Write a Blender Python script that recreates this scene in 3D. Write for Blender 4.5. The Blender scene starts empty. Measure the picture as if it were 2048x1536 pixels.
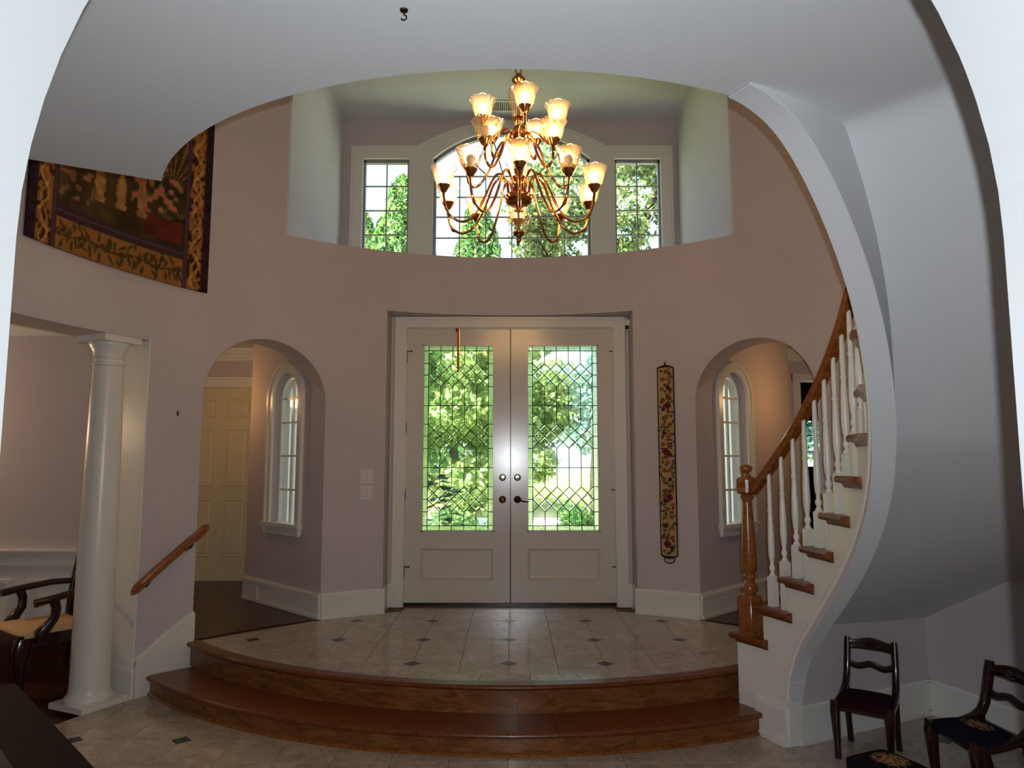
import bpy, bmesh, math, random
from math import sin, cos, pi, radians as rad, sqrt, atan2, hypot
from mathutils import Vector, Matrix

random.seed(7)
SC = bpy.context.scene
COL = SC.collection

# ------------------------------------------------------------------ camera
YC, R = 3.6, 2.83            # rotunda axis and inner radius
ZL = 0.285                   # entry landing level
CZ = 1.557                   # eye height
cam_d = bpy.data.cameras.new('camera')
cam = bpy.data.objects.new('camera', cam_d)
COL.objects.link(cam)
cam_d.sensor_fit = 'HORIZONTAL'
cam_d.sensor_width = 36.0
cam_d.lens = 1440.0 / 2048.0 * 36.0
cam_d.shift_x = 4.0 / 2048.0
cam_d.clip_start = 0.02
cam.location = (0, 0, CZ)
cam.rotation_euler = (rad(90 + 6.09), 0, 0)
SC.camera = cam

# ------------------------------------------------------------------ view, world, sun, large lights
SC.view_settings.view_transform = 'Standard'
SC.view_settings.look = 'None'
SC.view_settings.exposure = -0.3
SC.view_settings.gamma = 1.0
SC.view_settings.use_curve_mapping = False

SC.cycles.max_bounces = 8
SC.cycles.diffuse_bounces = 5
SC.cycles.glossy_bounces = 3
SC.cycles.transmission_bounces = 6
SC.cycles.transparent_max_bounces = 24

w = bpy.data.worlds.new('sky')
SC.world = w
w.use_nodes = True
wn = w.node_tree
bg = wn.nodes['Background']
sky = wn.nodes.new('ShaderNodeTexSky')
sky.sky_type = 'HOSEK_WILKIE'
sky.turbidity = 8.0
sky.ground_albedo = 0.4
sky.sun_direction = Vector((-0.45, -0.35, 0.82)).normalized()
wn.links.new(sky.outputs['Color'], bg.inputs['Color'])
bg.inputs['Strength'].default_value = 17.0

def light(name, kind, loc, power, color=(1, 1, 1), size=0.05, rot=None):
    d = bpy.data.lights.new(name, kind)
    d.energy = power
    d.color = color
    if kind == 'SUN':
        d.angle = size
    elif kind == 'AREA':
        d.size = size
    else:
        d.shadow_soft_size = size
    o = bpy.data.objects.new(name, d)
    COL.objects.link(o)
    o.location = loc
    if rot:
        o.rotation_euler = rot
    return o

sun = light('sun', 'SUN', (0, 0, 20), 44.0, (1.0, 0.95, 0.86), rad(0.6))
sun.rotation_euler = Vector((-0.45, -0.35, 0.82)).to_track_quat('Z', 'Y').to_euler()
# the flash on the camera body, a few centimetres up and to the right of the lens
fl = light('camera_flash', 'SPOT', (0.024, -0.01, CZ + 0.04), 215.0, (0.86, 0.94, 1.0), 0.006, (rad(96), 0, 0))
fl.data.spot_size = rad(150)
fl.data.spot_blend = 1.0
# ceiling lamps of the side hall and the far hall
light('hall_lamp_light', 'POINT', (-2.95, 6.75, 2.15), 8.0, (1.0, 0.52, 0.18), 0.05)
light('hall_lamp_light', 'POINT', (2.85, 6.45, 2.15), 8.0, (1.0, 0.52, 0.18), 0.05)
light('dining_unseen_light', 'POINT', (-4.9, 5.22, 1.86), 44.0, (1.0, 0.70, 0.42), 0.12)  # unseen light, placed to brighten the wall end behind the column
light('room_lamp_light', 'POINT', (0.9, -2.2, 2.4), 14.0, (1.0, 0.78, 0.55), 0.12)

# ------------------------------------------------------------------ materials
def lin(c):
    return tuple(((x / 255.0) / 12.92 if x <= 10 else (((x / 255.0) + 0.055) / 1.055) ** 2.4) for x in c)

class Nodes:
    def __init__(self, name):
        self.m = bpy.data.materials.new(name)
        self.m.use_nodes = True
        self.t = self.m.node_tree
        self.b = self.t.nodes['Principled BSDF']
        self.out = self.t.nodes['Material Output']
    def n(self, typ, **kw):
        x = self.t.nodes.new(typ)
        for k, v in kw.items():
            setattr(x, k, v)
        return x
    def l(self, a, b):
        self.t.links.new(a, b)
    def pos(self, scale=(1, 1, 1), rand=0.0, rotz=0.0):
        g = self.n('ShaderNodeNewGeometry')
        mp = self.n('ShaderNodeMapping')
        mp.inputs['Scale'].default_value = scale
        mp.inputs['Rotation'].default_value = (0, 0, rotz)
        src = g.outputs['Position']
        if rand:
            oi = self.n('ShaderNodeObjectInfo')
            mu = self.n('ShaderNodeMath', operation='MULTIPLY')
            mu.inputs[1].default_value = rand
            self.l(oi.outputs['Random'], mu.inputs[0])
            ad = self.n('ShaderNodeVectorMath', operation='ADD')
            self.l(src, ad.inputs[0])
            self.l(mu.outputs[0], ad.inputs[1])
            src = ad.outputs[0]
        self.l(src, mp.inputs['Vector'])
        return mp.outputs['Vector']
    def noise(self, vec, scale, detail=4, rough=0.55, dist=0.0):
        x = self.n('ShaderNodeTexNoise')
        x.inputs['Scale'].default_value = scale
        x.inputs['Detail'].default_value = detail
        x.inputs['Roughness'].default_value = rough
        x.inputs['Distortion'].default_value = dist
        self.l(vec, x.inputs['Vector'])
        return x.outputs['Fac']
    def ramp(self, fac, stops):
        x = self.n('ShaderNodeValToRGB')
        e = x.color_ramp.elements
        while len(e) > 1:
            e.remove(e[0])
        e[0].position, e[0].color = stops[0][0], (*stops[0][1], 1)
        for p, c in stops[1:]:
            q = e.new(p)
            q.color = (*c, 1)
        self.l(fac, x.inputs['Fac'])
        return x.outputs['Color']
    def bump(self, fac, strength=0.2, dist=0.002):
        x = self.n('ShaderNodeBump')
        x.inputs['Strength'].default_value = strength
        x.inputs['Distance'].default_value = dist
        self.l(fac, x.inputs['Height'])
        self.l(x.outputs['Normal'], self.b.inputs['Normal'])
    def base(self, col):
        self.l(col, self.b.inputs['Base Color'])
    def set(self, **kw):
        for k, v in kw.items():
            self.b.inputs[k.replace('_', ' ')].default_value = v

def paint(name, col, rough=0.6, spread=0.03, bump=0.06, spec=0.3, bscale=220):
    N = Nodes(name)
    c = lin(col)
    v = N.pos()
    f = N.noise(v, 2.2, 3)
    lo = tuple(x * (1 - spread) for x in c)
    hi = tuple(min(1, x * (1 + spread)) for x in c)
    N.base(N.ramp(f, [(0.3, lo), (0.7, hi)]))
    N.bump(N.noise(N.pos(), bscale, 2), bump, 0.001)
    N.b.inputs['Roughness'].default_value = rough
    N.b.inputs['Specular IOR Level'].default_value = spec
    return N.m

def wood(name, dark, mid, hi, scale=(3, 3, 30), rough=0.32, grain=5.0, rand=7.0, spec=0.4, coat=0.0):
    N = Nodes(name)
    v = N.pos(scale, rand)
    f = N.noise(v, grain, 6, 0.6, 1.2)
    N.base(N.ramp(f, [(0.25, lin(dark)), (0.5, lin(mid)), (0.78, lin(hi))]))
    N.bump(f, 0.08, 0.001)
    N.b.inputs['Roughness'].default_value = rough
    N.b.inputs['Specular IOR Level'].default_value = spec
    N.b.inputs['Coat Weight'].default_value = coat
    N.b.inputs['Coat Roughness'].default_value = 0.12
    return N.m

def metal(name, col, rough=0.22):
    N = Nodes(name)
    f = N.noise(N.pos(), 14, 3)
    c = lin(col)
    N.base(N.ramp(f, [(0.3, tuple(x * 0.82 for x in c)), (0.7, c)]))
    N.set(Metallic=1.0, Roughness=rough)
    return N.m

def marble(name, a, b, vein, rough=0.14, spec=0.45):
    N = Nodes(name)
    v = N.pos((1, 1, 1), 23.0)
    f = N.noise(v, 5.0, 7, 0.62, 0.6)
    g = N.noise(v, 2.6, 9, 0.7, 2.4)
    base = N.ramp(f, [(0.3, lin(a)), (0.7, lin(b))])
    mask = N.ramp(g, [(0.46, (0, 0, 0)), (0.5, (1, 1, 1)), (0.535, (0, 0, 0))])
    mx = N.n('ShaderNodeMix', data_type='RGBA')
    sc = N.n('ShaderNodeMath', operation='MULTIPLY')
    sc.inputs[1].default_value = 0.5
    N.l(mask, sc.inputs[0])
    N.l(sc.outputs[0], mx.inputs['Factor'])
    N.l(base, mx.inputs[6])
    mx.inputs[7].default_value = (*lin(vein), 1)
    N.base(mx.outputs[2])
    N.b.inputs['Roughness'].default_value = rough
    N.b.inputs['Specular IOR Level'].default_value = spec
    return N.m

def attr_cloth(name, rough=0.9, scale=900):
    N = Nodes(name)
    a = N.n('ShaderNodeAttribute', attribute_name='Col')
    N.base(a.outputs['Color'])
    N.bump(N.noise(N.pos(), scale, 2), 0.4, 0.001)
    N.b.inputs['Roughness'].default_value = rough
    N.b.inputs['Specular IOR Level'].default_value = 0.1
    return N.m

def pane_glass(name, tint=(0.95, 1.0, 0.97), gloss=0.06, ripple=0.0, mixref=0.0):
    N = Nodes(name)
    N.t.nodes.remove(N.b)
    tr = N.n('ShaderNodeBsdfTransparent')
    tr.inputs['Color'].default_value = (*tint, 1)
    gl = N.n('ShaderNodeBsdfGlossy')
    gl.inputs['Roughness'].default_value = 0.03
    mx = N.n('ShaderNodeMixShader')
    lw = N.n('ShaderNodeLayerWeight')
    lw.inputs['Blend'].default_value = 0.5
    pw = N.n('ShaderNodeMath', operation='POWER')
    pw.inputs[1].default_value = 5.0
    ma = N.n('ShaderNodeMath', operation='MULTIPLY_ADD')
    ma.inputs[1].default_value = 0.6
    ma.inputs[2].default_value = 0.03
    N.l(lw.outputs['Facing'], pw.inputs[0])
    N.l(pw.outputs[0], ma.inputs[0])
    N.l(ma.outputs[0], mx.inputs['Fac'])
    top = tr.outputs[0]
    if mixref:
        rf = N.n('ShaderNodeBsdfRefraction')
        rf.inputs['IOR'].default_value = 1.18
        rf.inputs['Roughness'].default_value = 0.01
        rf.inputs['Color'].default_value = (*tint, 1)
        bp = N.n('ShaderNodeBump')
        bp.inputs['Strength'].default_value = ripple
        bp.inputs['Distance'].default_value = 0.02
        N.l(N.noise(N.pos(), 60, 2, 0.5, 1.0), bp.inputs['Height'])
        N.l(bp.outputs[0], rf.inputs['Normal'])
        m2 = N.n('ShaderNodeMixShader')
        m2.inputs['Fac'].default_value = mixref
        N.l(tr.outputs[0], m2.inputs[1])
        N.l(rf.outputs[0], m2.inputs[2])
        top = m2.outputs[0]
    N.l(top, mx.inputs[1])
    N.l(gl.outputs[0], mx.inputs[2])
    N.l(mx.outputs[0], N.out.inputs['Surface'])
    return N.m

def leafy(name, dark, mid, lightc, trans=0.45):
    N = Nodes(name)
    g = N.n('ShaderNodeNewGeometry')
    c = N.ramp(g.outputs['Random Per Island'], [(0.0, lin(dark)), (0.5, lin(mid)), (1.0, lin(lightc))])
    N.base(c)
    N.set(Roughness=0.5)
    tl = N.n('ShaderNodeBsdfTranslucent')
    N.l(c, tl.inputs['Color'])
    mx = N.n('ShaderNodeMixShader')
    mx.inputs['Fac'].default_value = trans
    N.l(N.b.outputs[0], mx.inputs[1])
    N.l(tl.outputs[0], mx.inputs[2])
    N.l(mx.outputs[0], N.out.inputs['Surface'])
    return N.m

M = {}
M['wall'] = paint('mauve_wall_paint', (200, 189, 191), 0.62, 0.02)
M['ceil'] = paint('white_ceiling_paint', (212, 213, 215), 0.8, 0.015)
M['trim'] = paint('white_gloss_trim_paint', (226, 223, 215), 0.3, 0.015, 0.03, 0.5, 60)
M['door'] = paint('white_door_enamel', (214, 208, 200), 0.2, 0.015, 0.05, 0.8, 40)
M['cream'] = paint('cream_hall_door_paint', (214, 204, 170), 0.4, 0.02, 0.03)
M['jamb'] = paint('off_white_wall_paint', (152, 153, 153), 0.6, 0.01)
M['oak'] = wood('red_oak_varnish', (84, 42, 19), (110, 58, 27), (132, 76, 37), (4, 4, 4), 0.3, 7.0, spec=0.3, coat=0.06)
M['riser'] = wood('brown_riser_veneer', (82, 46, 20), (120, 72, 35), (150, 100, 53), (2.2, 2.2, 9), 0.3, 3.2, spec=0.3, coat=0.1)
M['rail'] = wood('polished_rail_wood', (98, 50, 20), (136, 78, 35), (162, 100, 50), (3, 3, 6), 0.22, 6.0, coat=0.5)
M['darkfloor'] = wood('dark_hall_floorboards', (46, 26, 16), (66, 38, 24), (86, 52, 32), (1.5, 14, 1), 0.3, 3.0, 0)
M['mahog'] = wood('dark_mahogany', (20, 9, 8), (36, 15, 12), (56, 24, 18), (6, 6, 6), 0.22, 6.0, coat=0.5)
M['table_wood'] = wood('near_black_table_wood', (16, 10, 8), (24, 15, 12), (34, 21, 16), (3, 3, 3), 0.6, 5.0, spec=0.08)
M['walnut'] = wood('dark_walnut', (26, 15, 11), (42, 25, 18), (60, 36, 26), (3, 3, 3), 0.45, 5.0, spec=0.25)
M['marble'] = marble('pink_grey_marble', (160, 146, 132), (190, 177, 164), (132, 114, 100))
M['black_marble'] = marble('black_marble', (22, 22, 26), (40, 38, 42), (54, 50, 52), 0.16, 0.2)
M['grout'] = paint('grey_grout', (112, 98, 86), 0.9)
M['brass'] = metal('polished_brass', (214, 148, 88), 0.16)
M['brass_dark'] = metal('aged_brass', (150, 104, 58), 0.3)
M['bronze'] = metal('dark_bronze', (78, 56, 44), 0.38)
M['chrome'] = metal('polished_nickel', (220, 212, 205), 0.12)
M['lead'] = metal('grey_lead_came', (58, 64, 60), 0.5)
M['plastic'] = paint('white_plastic', (222, 216, 214), 0.35, 0.01, 0.0, 0.5)
M['black_plastic'] = paint('black_plastic', (24, 22, 26), 0.25, 0.02, 0.0, 0.5)
M['pane'] = pane_glass('clear_window_glass', (0.97, 1.0, 0.98))
M['door_pane'] = pane_glass('leaded_clear_glass', (0.92, 0.98, 0.94), 0.06, 0.10, 0.12)
M['ripple_pane'] = pane_glass('rippled_border_glass', (0.84, 0.93, 0.86), 0.06, 0.9, 0.75)
M['vinyl'] = paint('grey_window_sash', (150, 150, 152), 0.5)
M['cloth'] = attr_cloth('woven_tapestry')
M['stitch'] = attr_cloth('needlepoint_wool', 0.92, 1500)
M['seat_red'] = paint('dark_red_velvet', (44, 10, 16), 0.85, 0.15, 0.3, 0.1, 400)
M['seat_cream'] = paint('cream_seat_fabric', (206, 172, 134), 0.85, 0.05, 0.3, 0.15, 400)
M['bark'] = wood('tree_bark', (34, 26, 22), (62, 50, 42), (96, 82, 70), (4, 4, 1.2), 0.9, 6.0, 0, 0.1)
M['leaf_bright'] = leafy('bright_broad_leaves', (38, 58, 28), (128, 160, 84), (212, 226, 156), 0.38)
M['leaf_conifer'] = leafy('conifer_sprays', (34, 66, 42), (96, 146, 80), (180, 208, 120), 0.32)
M['leaf_oak'] = leafy('grey_green_tree_leaves', (48, 66, 44), (112, 138, 84), (188, 194, 132), 0.38)
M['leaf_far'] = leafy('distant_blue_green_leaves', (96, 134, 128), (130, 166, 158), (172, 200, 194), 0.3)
M['leaf_plant'] = leafy('glossy_plant_leaves', (14, 34, 12), (34, 62, 20), (84, 110, 34), 0.15)
M['leaf_low'] = leafy('low_shrub_leaves', (44, 92, 50), (84, 132, 76), (150, 176, 112))
M['terra'] = paint('terracotta', (150, 92, 62), 0.8, 0.08)

def grass_mat():
    N = Nodes('sunlit_lawn')
    f = N.noise(N.pos(), 1.3, 6)
    N.base(N.ramp(f, [(0.3, lin((96, 106, 52))), (0.6, lin((134, 136, 84))), (0.8, lin((166, 150, 104)))]))
    N.set(Roughness=0.95)
    return N.m
M['grass'] = grass_mat()
M['drive'] = paint('pale_concrete_drive', (232, 226, 222), 0.9, 0.04)
M['porch'] = paint('porch_stone', (150, 138, 124), 0.8, 0.06)

def glow(name, col, strength):
    N = Nodes(name)
    N.b.inputs['Base Color'].default_value = (*col, 1)
    N.b.inputs['Emission Color'].default_value = (*col, 1)
    N.b.inputs['Emission Strength'].default_value = strength
    return N.m
M['bulb'] = glow('lit_bulb_glass', (1.0, 0.62, 0.28), 116.0)
M['bulb_off'] = paint('unlit_frosted_bulb', (210, 200, 186), 0.3)

def shade_glass():
    N = Nodes('fluted_shade_glass')
    N.t.nodes.remove(N.b)
    tr = N.n('ShaderNodeBsdfTransparent')
    tr.inputs['Color'].default_value = (1.0, 0.96, 0.9, 1)
    gl = N.n('ShaderNodeBsdfGlossy')
    gl.inputs['Roughness'].default_value = 0.06
    gl.inputs['Color'].default_value = (1, 0.95, 0.88, 1)
    tl = N.n('ShaderNodeBsdfTranslucent')
    tl.inputs['Color'].default_value = (1.0, 0.86, 0.66, 1)
    a = N.n('ShaderNodeMixShader')
    a.inputs['Fac'].default_value = 0.06
    N.l(tr.outputs[0], a.inputs[1])
    N.l(tl.outputs[0], a.inputs[2])
    lw = N.n('ShaderNodeLayerWeight')
    lw.inputs['Blend'].default_value = 0.22
    b = N.n('ShaderNodeMixShader')
    N.l(lw.outputs['Facing'], b.inputs['Fac'])
    N.l(a.outputs[0], b.inputs[1])
    N.l(gl.outputs[0], b.inputs[2])
    N.l(b.outputs[0], N.out.inputs['Surface'])
    return N.m
M['shade'] = shade_glass()

# ------------------------------------------------------------------ mesh helpers
class MB:
    def __init__(self):
        self.v, self.f = [], []
    def add(self, vs, fs):
        o = len(self.v)
        self.v += [tuple(p) for p in vs]
        self.f += [tuple(i + o for i in f) for f in fs]
        return self
    def box(self, c, s, rz=0.0, mat=None):
        x, y, z = s[0] / 2, s[1] / 2, s[2] / 2
        vs = [Vector((sx * x, sy * y, sz * z)) for sz in (-1, 1) for sy in (-1, 1) for sx in (-1, 1)]
        if mat is not None:
            vs = [mat @ p for p in vs]
        elif rz:
            m = Matrix.Rotation(rz, 3, 'Z')
            vs = [m @ p for p in vs]
        vs = [p + Vector(c) for p in vs]
        return self.add(vs, [(0, 2, 3, 1), (4, 5, 7, 6), (0, 1, 5, 4), (2, 6, 7, 3), (0, 4, 6, 2), (1, 3, 7, 5)])
    def bx(self, a, b):
        return self.box([(p + q) / 2 for p, q in zip(a, b)], [abs(q - p) for p, q in zip(a, b)])
    def rings(self, rings, closed=True, cap=True):
        n = len(rings[0])
        o = len(self.v)
        for r in rings:
            self.v += [tuple(p) for p in r]
        for i in range(len(rings) - 1):
            for j in range(n if closed else n - 1):
                a, b = o + i * n + j, o + i * n + (j + 1) % n
                self.f.append((a, b, b + n, a + n))
        if cap and closed:
            self.f.append(tuple(o + j for j in range(n))[::-1])
            self.f.append(tuple(o + (len(rings) - 1) * n + j for j in range(n)))
        return self
    def lathe(self, prof, c=(0, 0, 0), n=24, cap=True, flute=None):
        rs = []
        for r, z in prof:
            ring = []
            for k in range(n):
                a = 2 * pi * k / n
                q = r * (1 + (flute(k, r, z) if flute else 0))
                ring.append((c[0] + q * cos(a), c[1] + q * sin(a), c[2] + z))
            rs.append(ring)
        return self.rings(rs, True, cap)
    def sweep(self, pts, w, h=None, n=8, rect=False, up=Vector((0, 0, 1)), cap=True):
        pts = [Vector(p) for p in pts]
        k = len(pts)
        rs = []
        side = None
        for i, p in enumerate(pts):
            t = (pts[min(i + 1, k - 1)] - pts[max(i - 1, 0)]).normalized()
            s = t.cross(up)
            if s.length < 0.05:
                s = side if side is not None else t.cross(Vector((0, 1, 0)))
            s = (s - t * s.dot(t)).normalized()
            if side is not None and side.dot(s) < 0:
                s = -s
            side = s
            u = s.cross(t).normalized()
            wi = w[i] if isinstance(w, (list, tuple)) else w
            hi = wi if h is None else (h[i] if isinstance(h, (list, tuple)) else h)
            if rect:
                c = 0.25
                loop = [(-1, -1 + c), (-1, 1 - c), (-1 + c, 1), (1 - c, 1), (1, 1 - c), (1, -1 + c), (1 - c, -1), (-1 + c, -1)]
                rs.append([p + s * (a * wi) + u * (b * hi) for a, b in loop])
            else:
                rs.append([p + s * (cos(2 * pi * j / n) * wi) + u * (sin(2 * pi * j / n) * hi) for j in range(n)])
        return self.rings(rs, True, cap)
    def prism(self, poly, z0, z1, inset=0.0):
        n = len(poly)
        a = [(p[0], p[1], z0) for p in poly]
        if inset:
            cx = sum(p[0] for p in poly) / n
            cy = sum(p[1] for p in poly) / n
            top = []
            for p in poly:
                d = hypot(p[0] - cx, p[1] - cy) or 1
                top.append((p[0] - (p[0] - cx) / d * inset, p[1] - (p[1] - cy) / d * inset, z1))
            b = [(p[0], p[1], z1 - inset) for p in poly]
            return self.rings([a, b, top], True, True)
        b = [(p[0], p[1], z1) for p in poly]
        return self.rings([a, b], True, True)
    def mesh(self, name, smooth=None):
        me = bpy.data.meshes.new(name)
        me.from_pydata(self.v, [], self.f)
        if smooth is not None:
            me.polygons.foreach_set('use_smooth', [True] * len(me.polygons))
            me.update()
            me.set_sharp_from_angle(angle=rad(smooth))
        me.update()
        return me
    def build(self, name, mat, parent=None, smooth=None, fix=True):
        me = self.mesh(name, smooth)
        if fix:
            bm = bmesh.new()
            bm.from_mesh(me)
            bmesh.ops.recalc_face_normals(bm, faces=bm.faces)
            bm.to_mesh(me)
            bm.free()
        return link(name, me, mat, parent)

def link(name, me, mat=None, parent=None):
    o = bpy.data.objects.new(name, me)
    COL.objects.link(o)
    if mat is not None and me is not None and not me.materials:
        me.materials.append(M[mat] if isinstance(mat, str) else mat)
    if parent is not None:
        o.parent = parent
    return o

def empty(name, loc=(0, 0, 0), rz=0.0):
    o = bpy.data.objects.new(name, None)
    COL.objects.link(o)
    o.location = loc
    o.rotation_euler = (0, 0, rz)
    o.empty_display_size = 0.05
    return o

def tag(o, label, cat, group=None, kind=None):
    o['label'] = label
    o['category'] = cat
    if group:
        o['group'] = group
    if kind:
        o['kind'] = kind
    return o

def S(o, label, cat):
    return tag(o, label, cat, None, 'structure')

def pol(th, r, z):
    t = rad(th)
    return (r * cos(t), YC + r * sin(t), z)

def lerp_table(tab, x):
    if x >= tab[0][0]:
        return tab[0][1]
    for (a, p), (b, q) in zip(tab, tab[1:]):
        if a >= x >= b:
            return p + (q - p) * (a - x) / (a - b)
    return tab[-1][1]

def frange(a, b, step):
    n = max(1, int(math.ceil(abs(b - a) / step)))
    return [a + (b - a) * i / n for i in range(n + 1)]

# ------------------------------------------------------------------ structure: rotunda wall
def arch_hi(c, half, spring, rise):
    return lambda th: spring + rise * sqrt(max(0.0, 1 - ((th - c) / half) ** 2))

def cyl_wall(name, r0, r1, th0, th1, z0, z1, ops, mat):
    br = set(round(x, 5) for x in frange(th0, th1, 2.0))
    for o in ops:
        t0, t1 = o[0], o[1]
        br |= {round(t0, 5), round(t1, 5)}
        if o[4]:
            c, h = (t0 + t1) / 2, (t1 - t0) / 2
            for i in range(33):
                br.add(round(c - h * cos(pi * i / 32), 5))
    br = sorted(x for x in br if th0 - 1e-6 <= x <= th1 + 1e-6)
    def solid(a, b, x):
        m = (a + b) / 2
        cuts = sorted([(o[2](x), o[3](x)) for o in ops if o[0] < m < o[1]])
        out, z = [], z0
        for lo, hi in cuts:
            if lo > z + 1e-6:
                out.append((z, lo))
            z = max(z, hi)
        if z < z1 - 1e-6:
            out.append((z, z1))
        return out
    mb = MB()
    for a, b in zip(br, br[1:]):
        A, B = solid(a, b, a), solid(a, b, b)
        for (al, ah), (bl, bh) in zip(A, B):
            p = [pol(a, r0, al), pol(b, r0, bl), pol(b, r0, bh), pol(a, r0, ah), pol(a, r1, al), pol(b, r1, bl), pol(b, r1, bh), pol(a, r1, ah)]
            mb.add(p, [(0, 1, 2, 3), (4, 7, 6, 5), (0, 4, 5, 1), (3, 2, 6, 7)])
    for i, x in enumerate(br):
        Lf = solid(br[i - 1], x, x) if i > 0 else []
        Rt = solid(x, br[i + 1], x) if i < len(br) - 1 else []
        def inside(s, z):
            return any(lo < z < hi for lo, hi in s)
        zs = sorted(set([q for s in Lf + Rt for q in s]))
        for p, q in zip(zs, zs[1:]):
            if q - p > 1e-5 and inside(Lf, (p + q) / 2) != inside(Rt, (p + q) / 2):
                mb.add([pol(x, r0, p), pol(x, r1, p), pol(x, r1, q), pol(x, r0, q)], [(0, 1, 2, 3)])
    bm = bmesh.new()
    me = mb.mesh(name)
    bm.from_mesh(me)
    bmesh.ops.remove_doubles(bm, verts=bm.verts, dist=1e-5)
    bmesh.ops.recalc_face_normals(bm, faces=bm.faces)
    bm.to_mesh(me)
    bm.free()
    me.polygons.foreach_set('use_smooth', [True] * len(me.polygons))
    me.update()
    nl = [None] * len(me.loops)
    for p in me.polygons:
        rs_ = [hypot(me.vertices[v].co.x, me.vertices[v].co.y - YC) for v in p.vertices]
        k = -1 if max(abs(q - r0) for q in rs_) < 1e-4 else (1 if max(abs(q - r1) for q in rs_) < 1e-4 else 0)
        for li in p.loop_indices:
            c = me.vertices[me.loops[li].vertex_index].co
            nl[li] = Vector((c.x, c.y - YC, 0)).normalized() * k if k else p.normal.copy()
    me.normals_split_custom_set(nl)
    return link(name, me, mat)

ZT = 5.33
k0 = lambda th: -0.2
ops_far = [
    (36.8, 57.0, k0, arch_hi(46.9, 10.1, 2.04, 0.49), True),
    (67.66, 112.34, k0, lambda th: 2.869, False),
    (122.85, 143.25, k0, arch_hi(133.05, 10.2, 2.03, 0.49), True),
    (151.8, 204.0, k0, lambda th: 2.39, False),
    (49.4, 130.6, lambda th: 3.405, lambda th: ZT, False),
]
S(cyl_wall('wall_rotunda', R, R + 0.30, 18, 222, -0.2, ZT, ops_far, 'wall'), 'curved mauve rotunda wall with arches around the front door', 'wall')
S(cyl_wall('wall_stairwell', R, R + 0.30, -63, 18, -0.2, ZT, [], 'wall'), 'curved mauve wall behind and under the staircase', 'wall')
ops_near = [(-101.95, -78.05, k0, arch_hi(-90, 11.95, 1.82, 0.586), True)]
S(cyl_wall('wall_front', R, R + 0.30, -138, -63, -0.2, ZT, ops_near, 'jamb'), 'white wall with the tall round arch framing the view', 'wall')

# upper niche over the door, with its three windows
NX, NY = 1.835, 7.62
def niche():
    mb = MB()
    for s in (-1, 1):
        mb.bx((s * NX, 5.79, 3.3), (s * (NX + 0.14), NY + 0.16, ZT))
    S(mb.build('wall_niche', 'ceil'), 'plain pale side walls of the upper window niche', 'wall')
    poly = [(-NX - .1, 5.75)] + [pol(t, R + 0.004, 0)[:2] for t in frange(130.4, 49.6, 3)] + [(NX + .1, 5.75), (NX + .1, NY + .1), (-NX - .1, NY + .1)]
    mb = MB()
    mb.prism(poly[::-1], 3.25, 3.404)
    S(mb.build('floor_niche', 'wall'), 'mauve ledge floor of the upper window niche', 'ledge')
niche()

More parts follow.
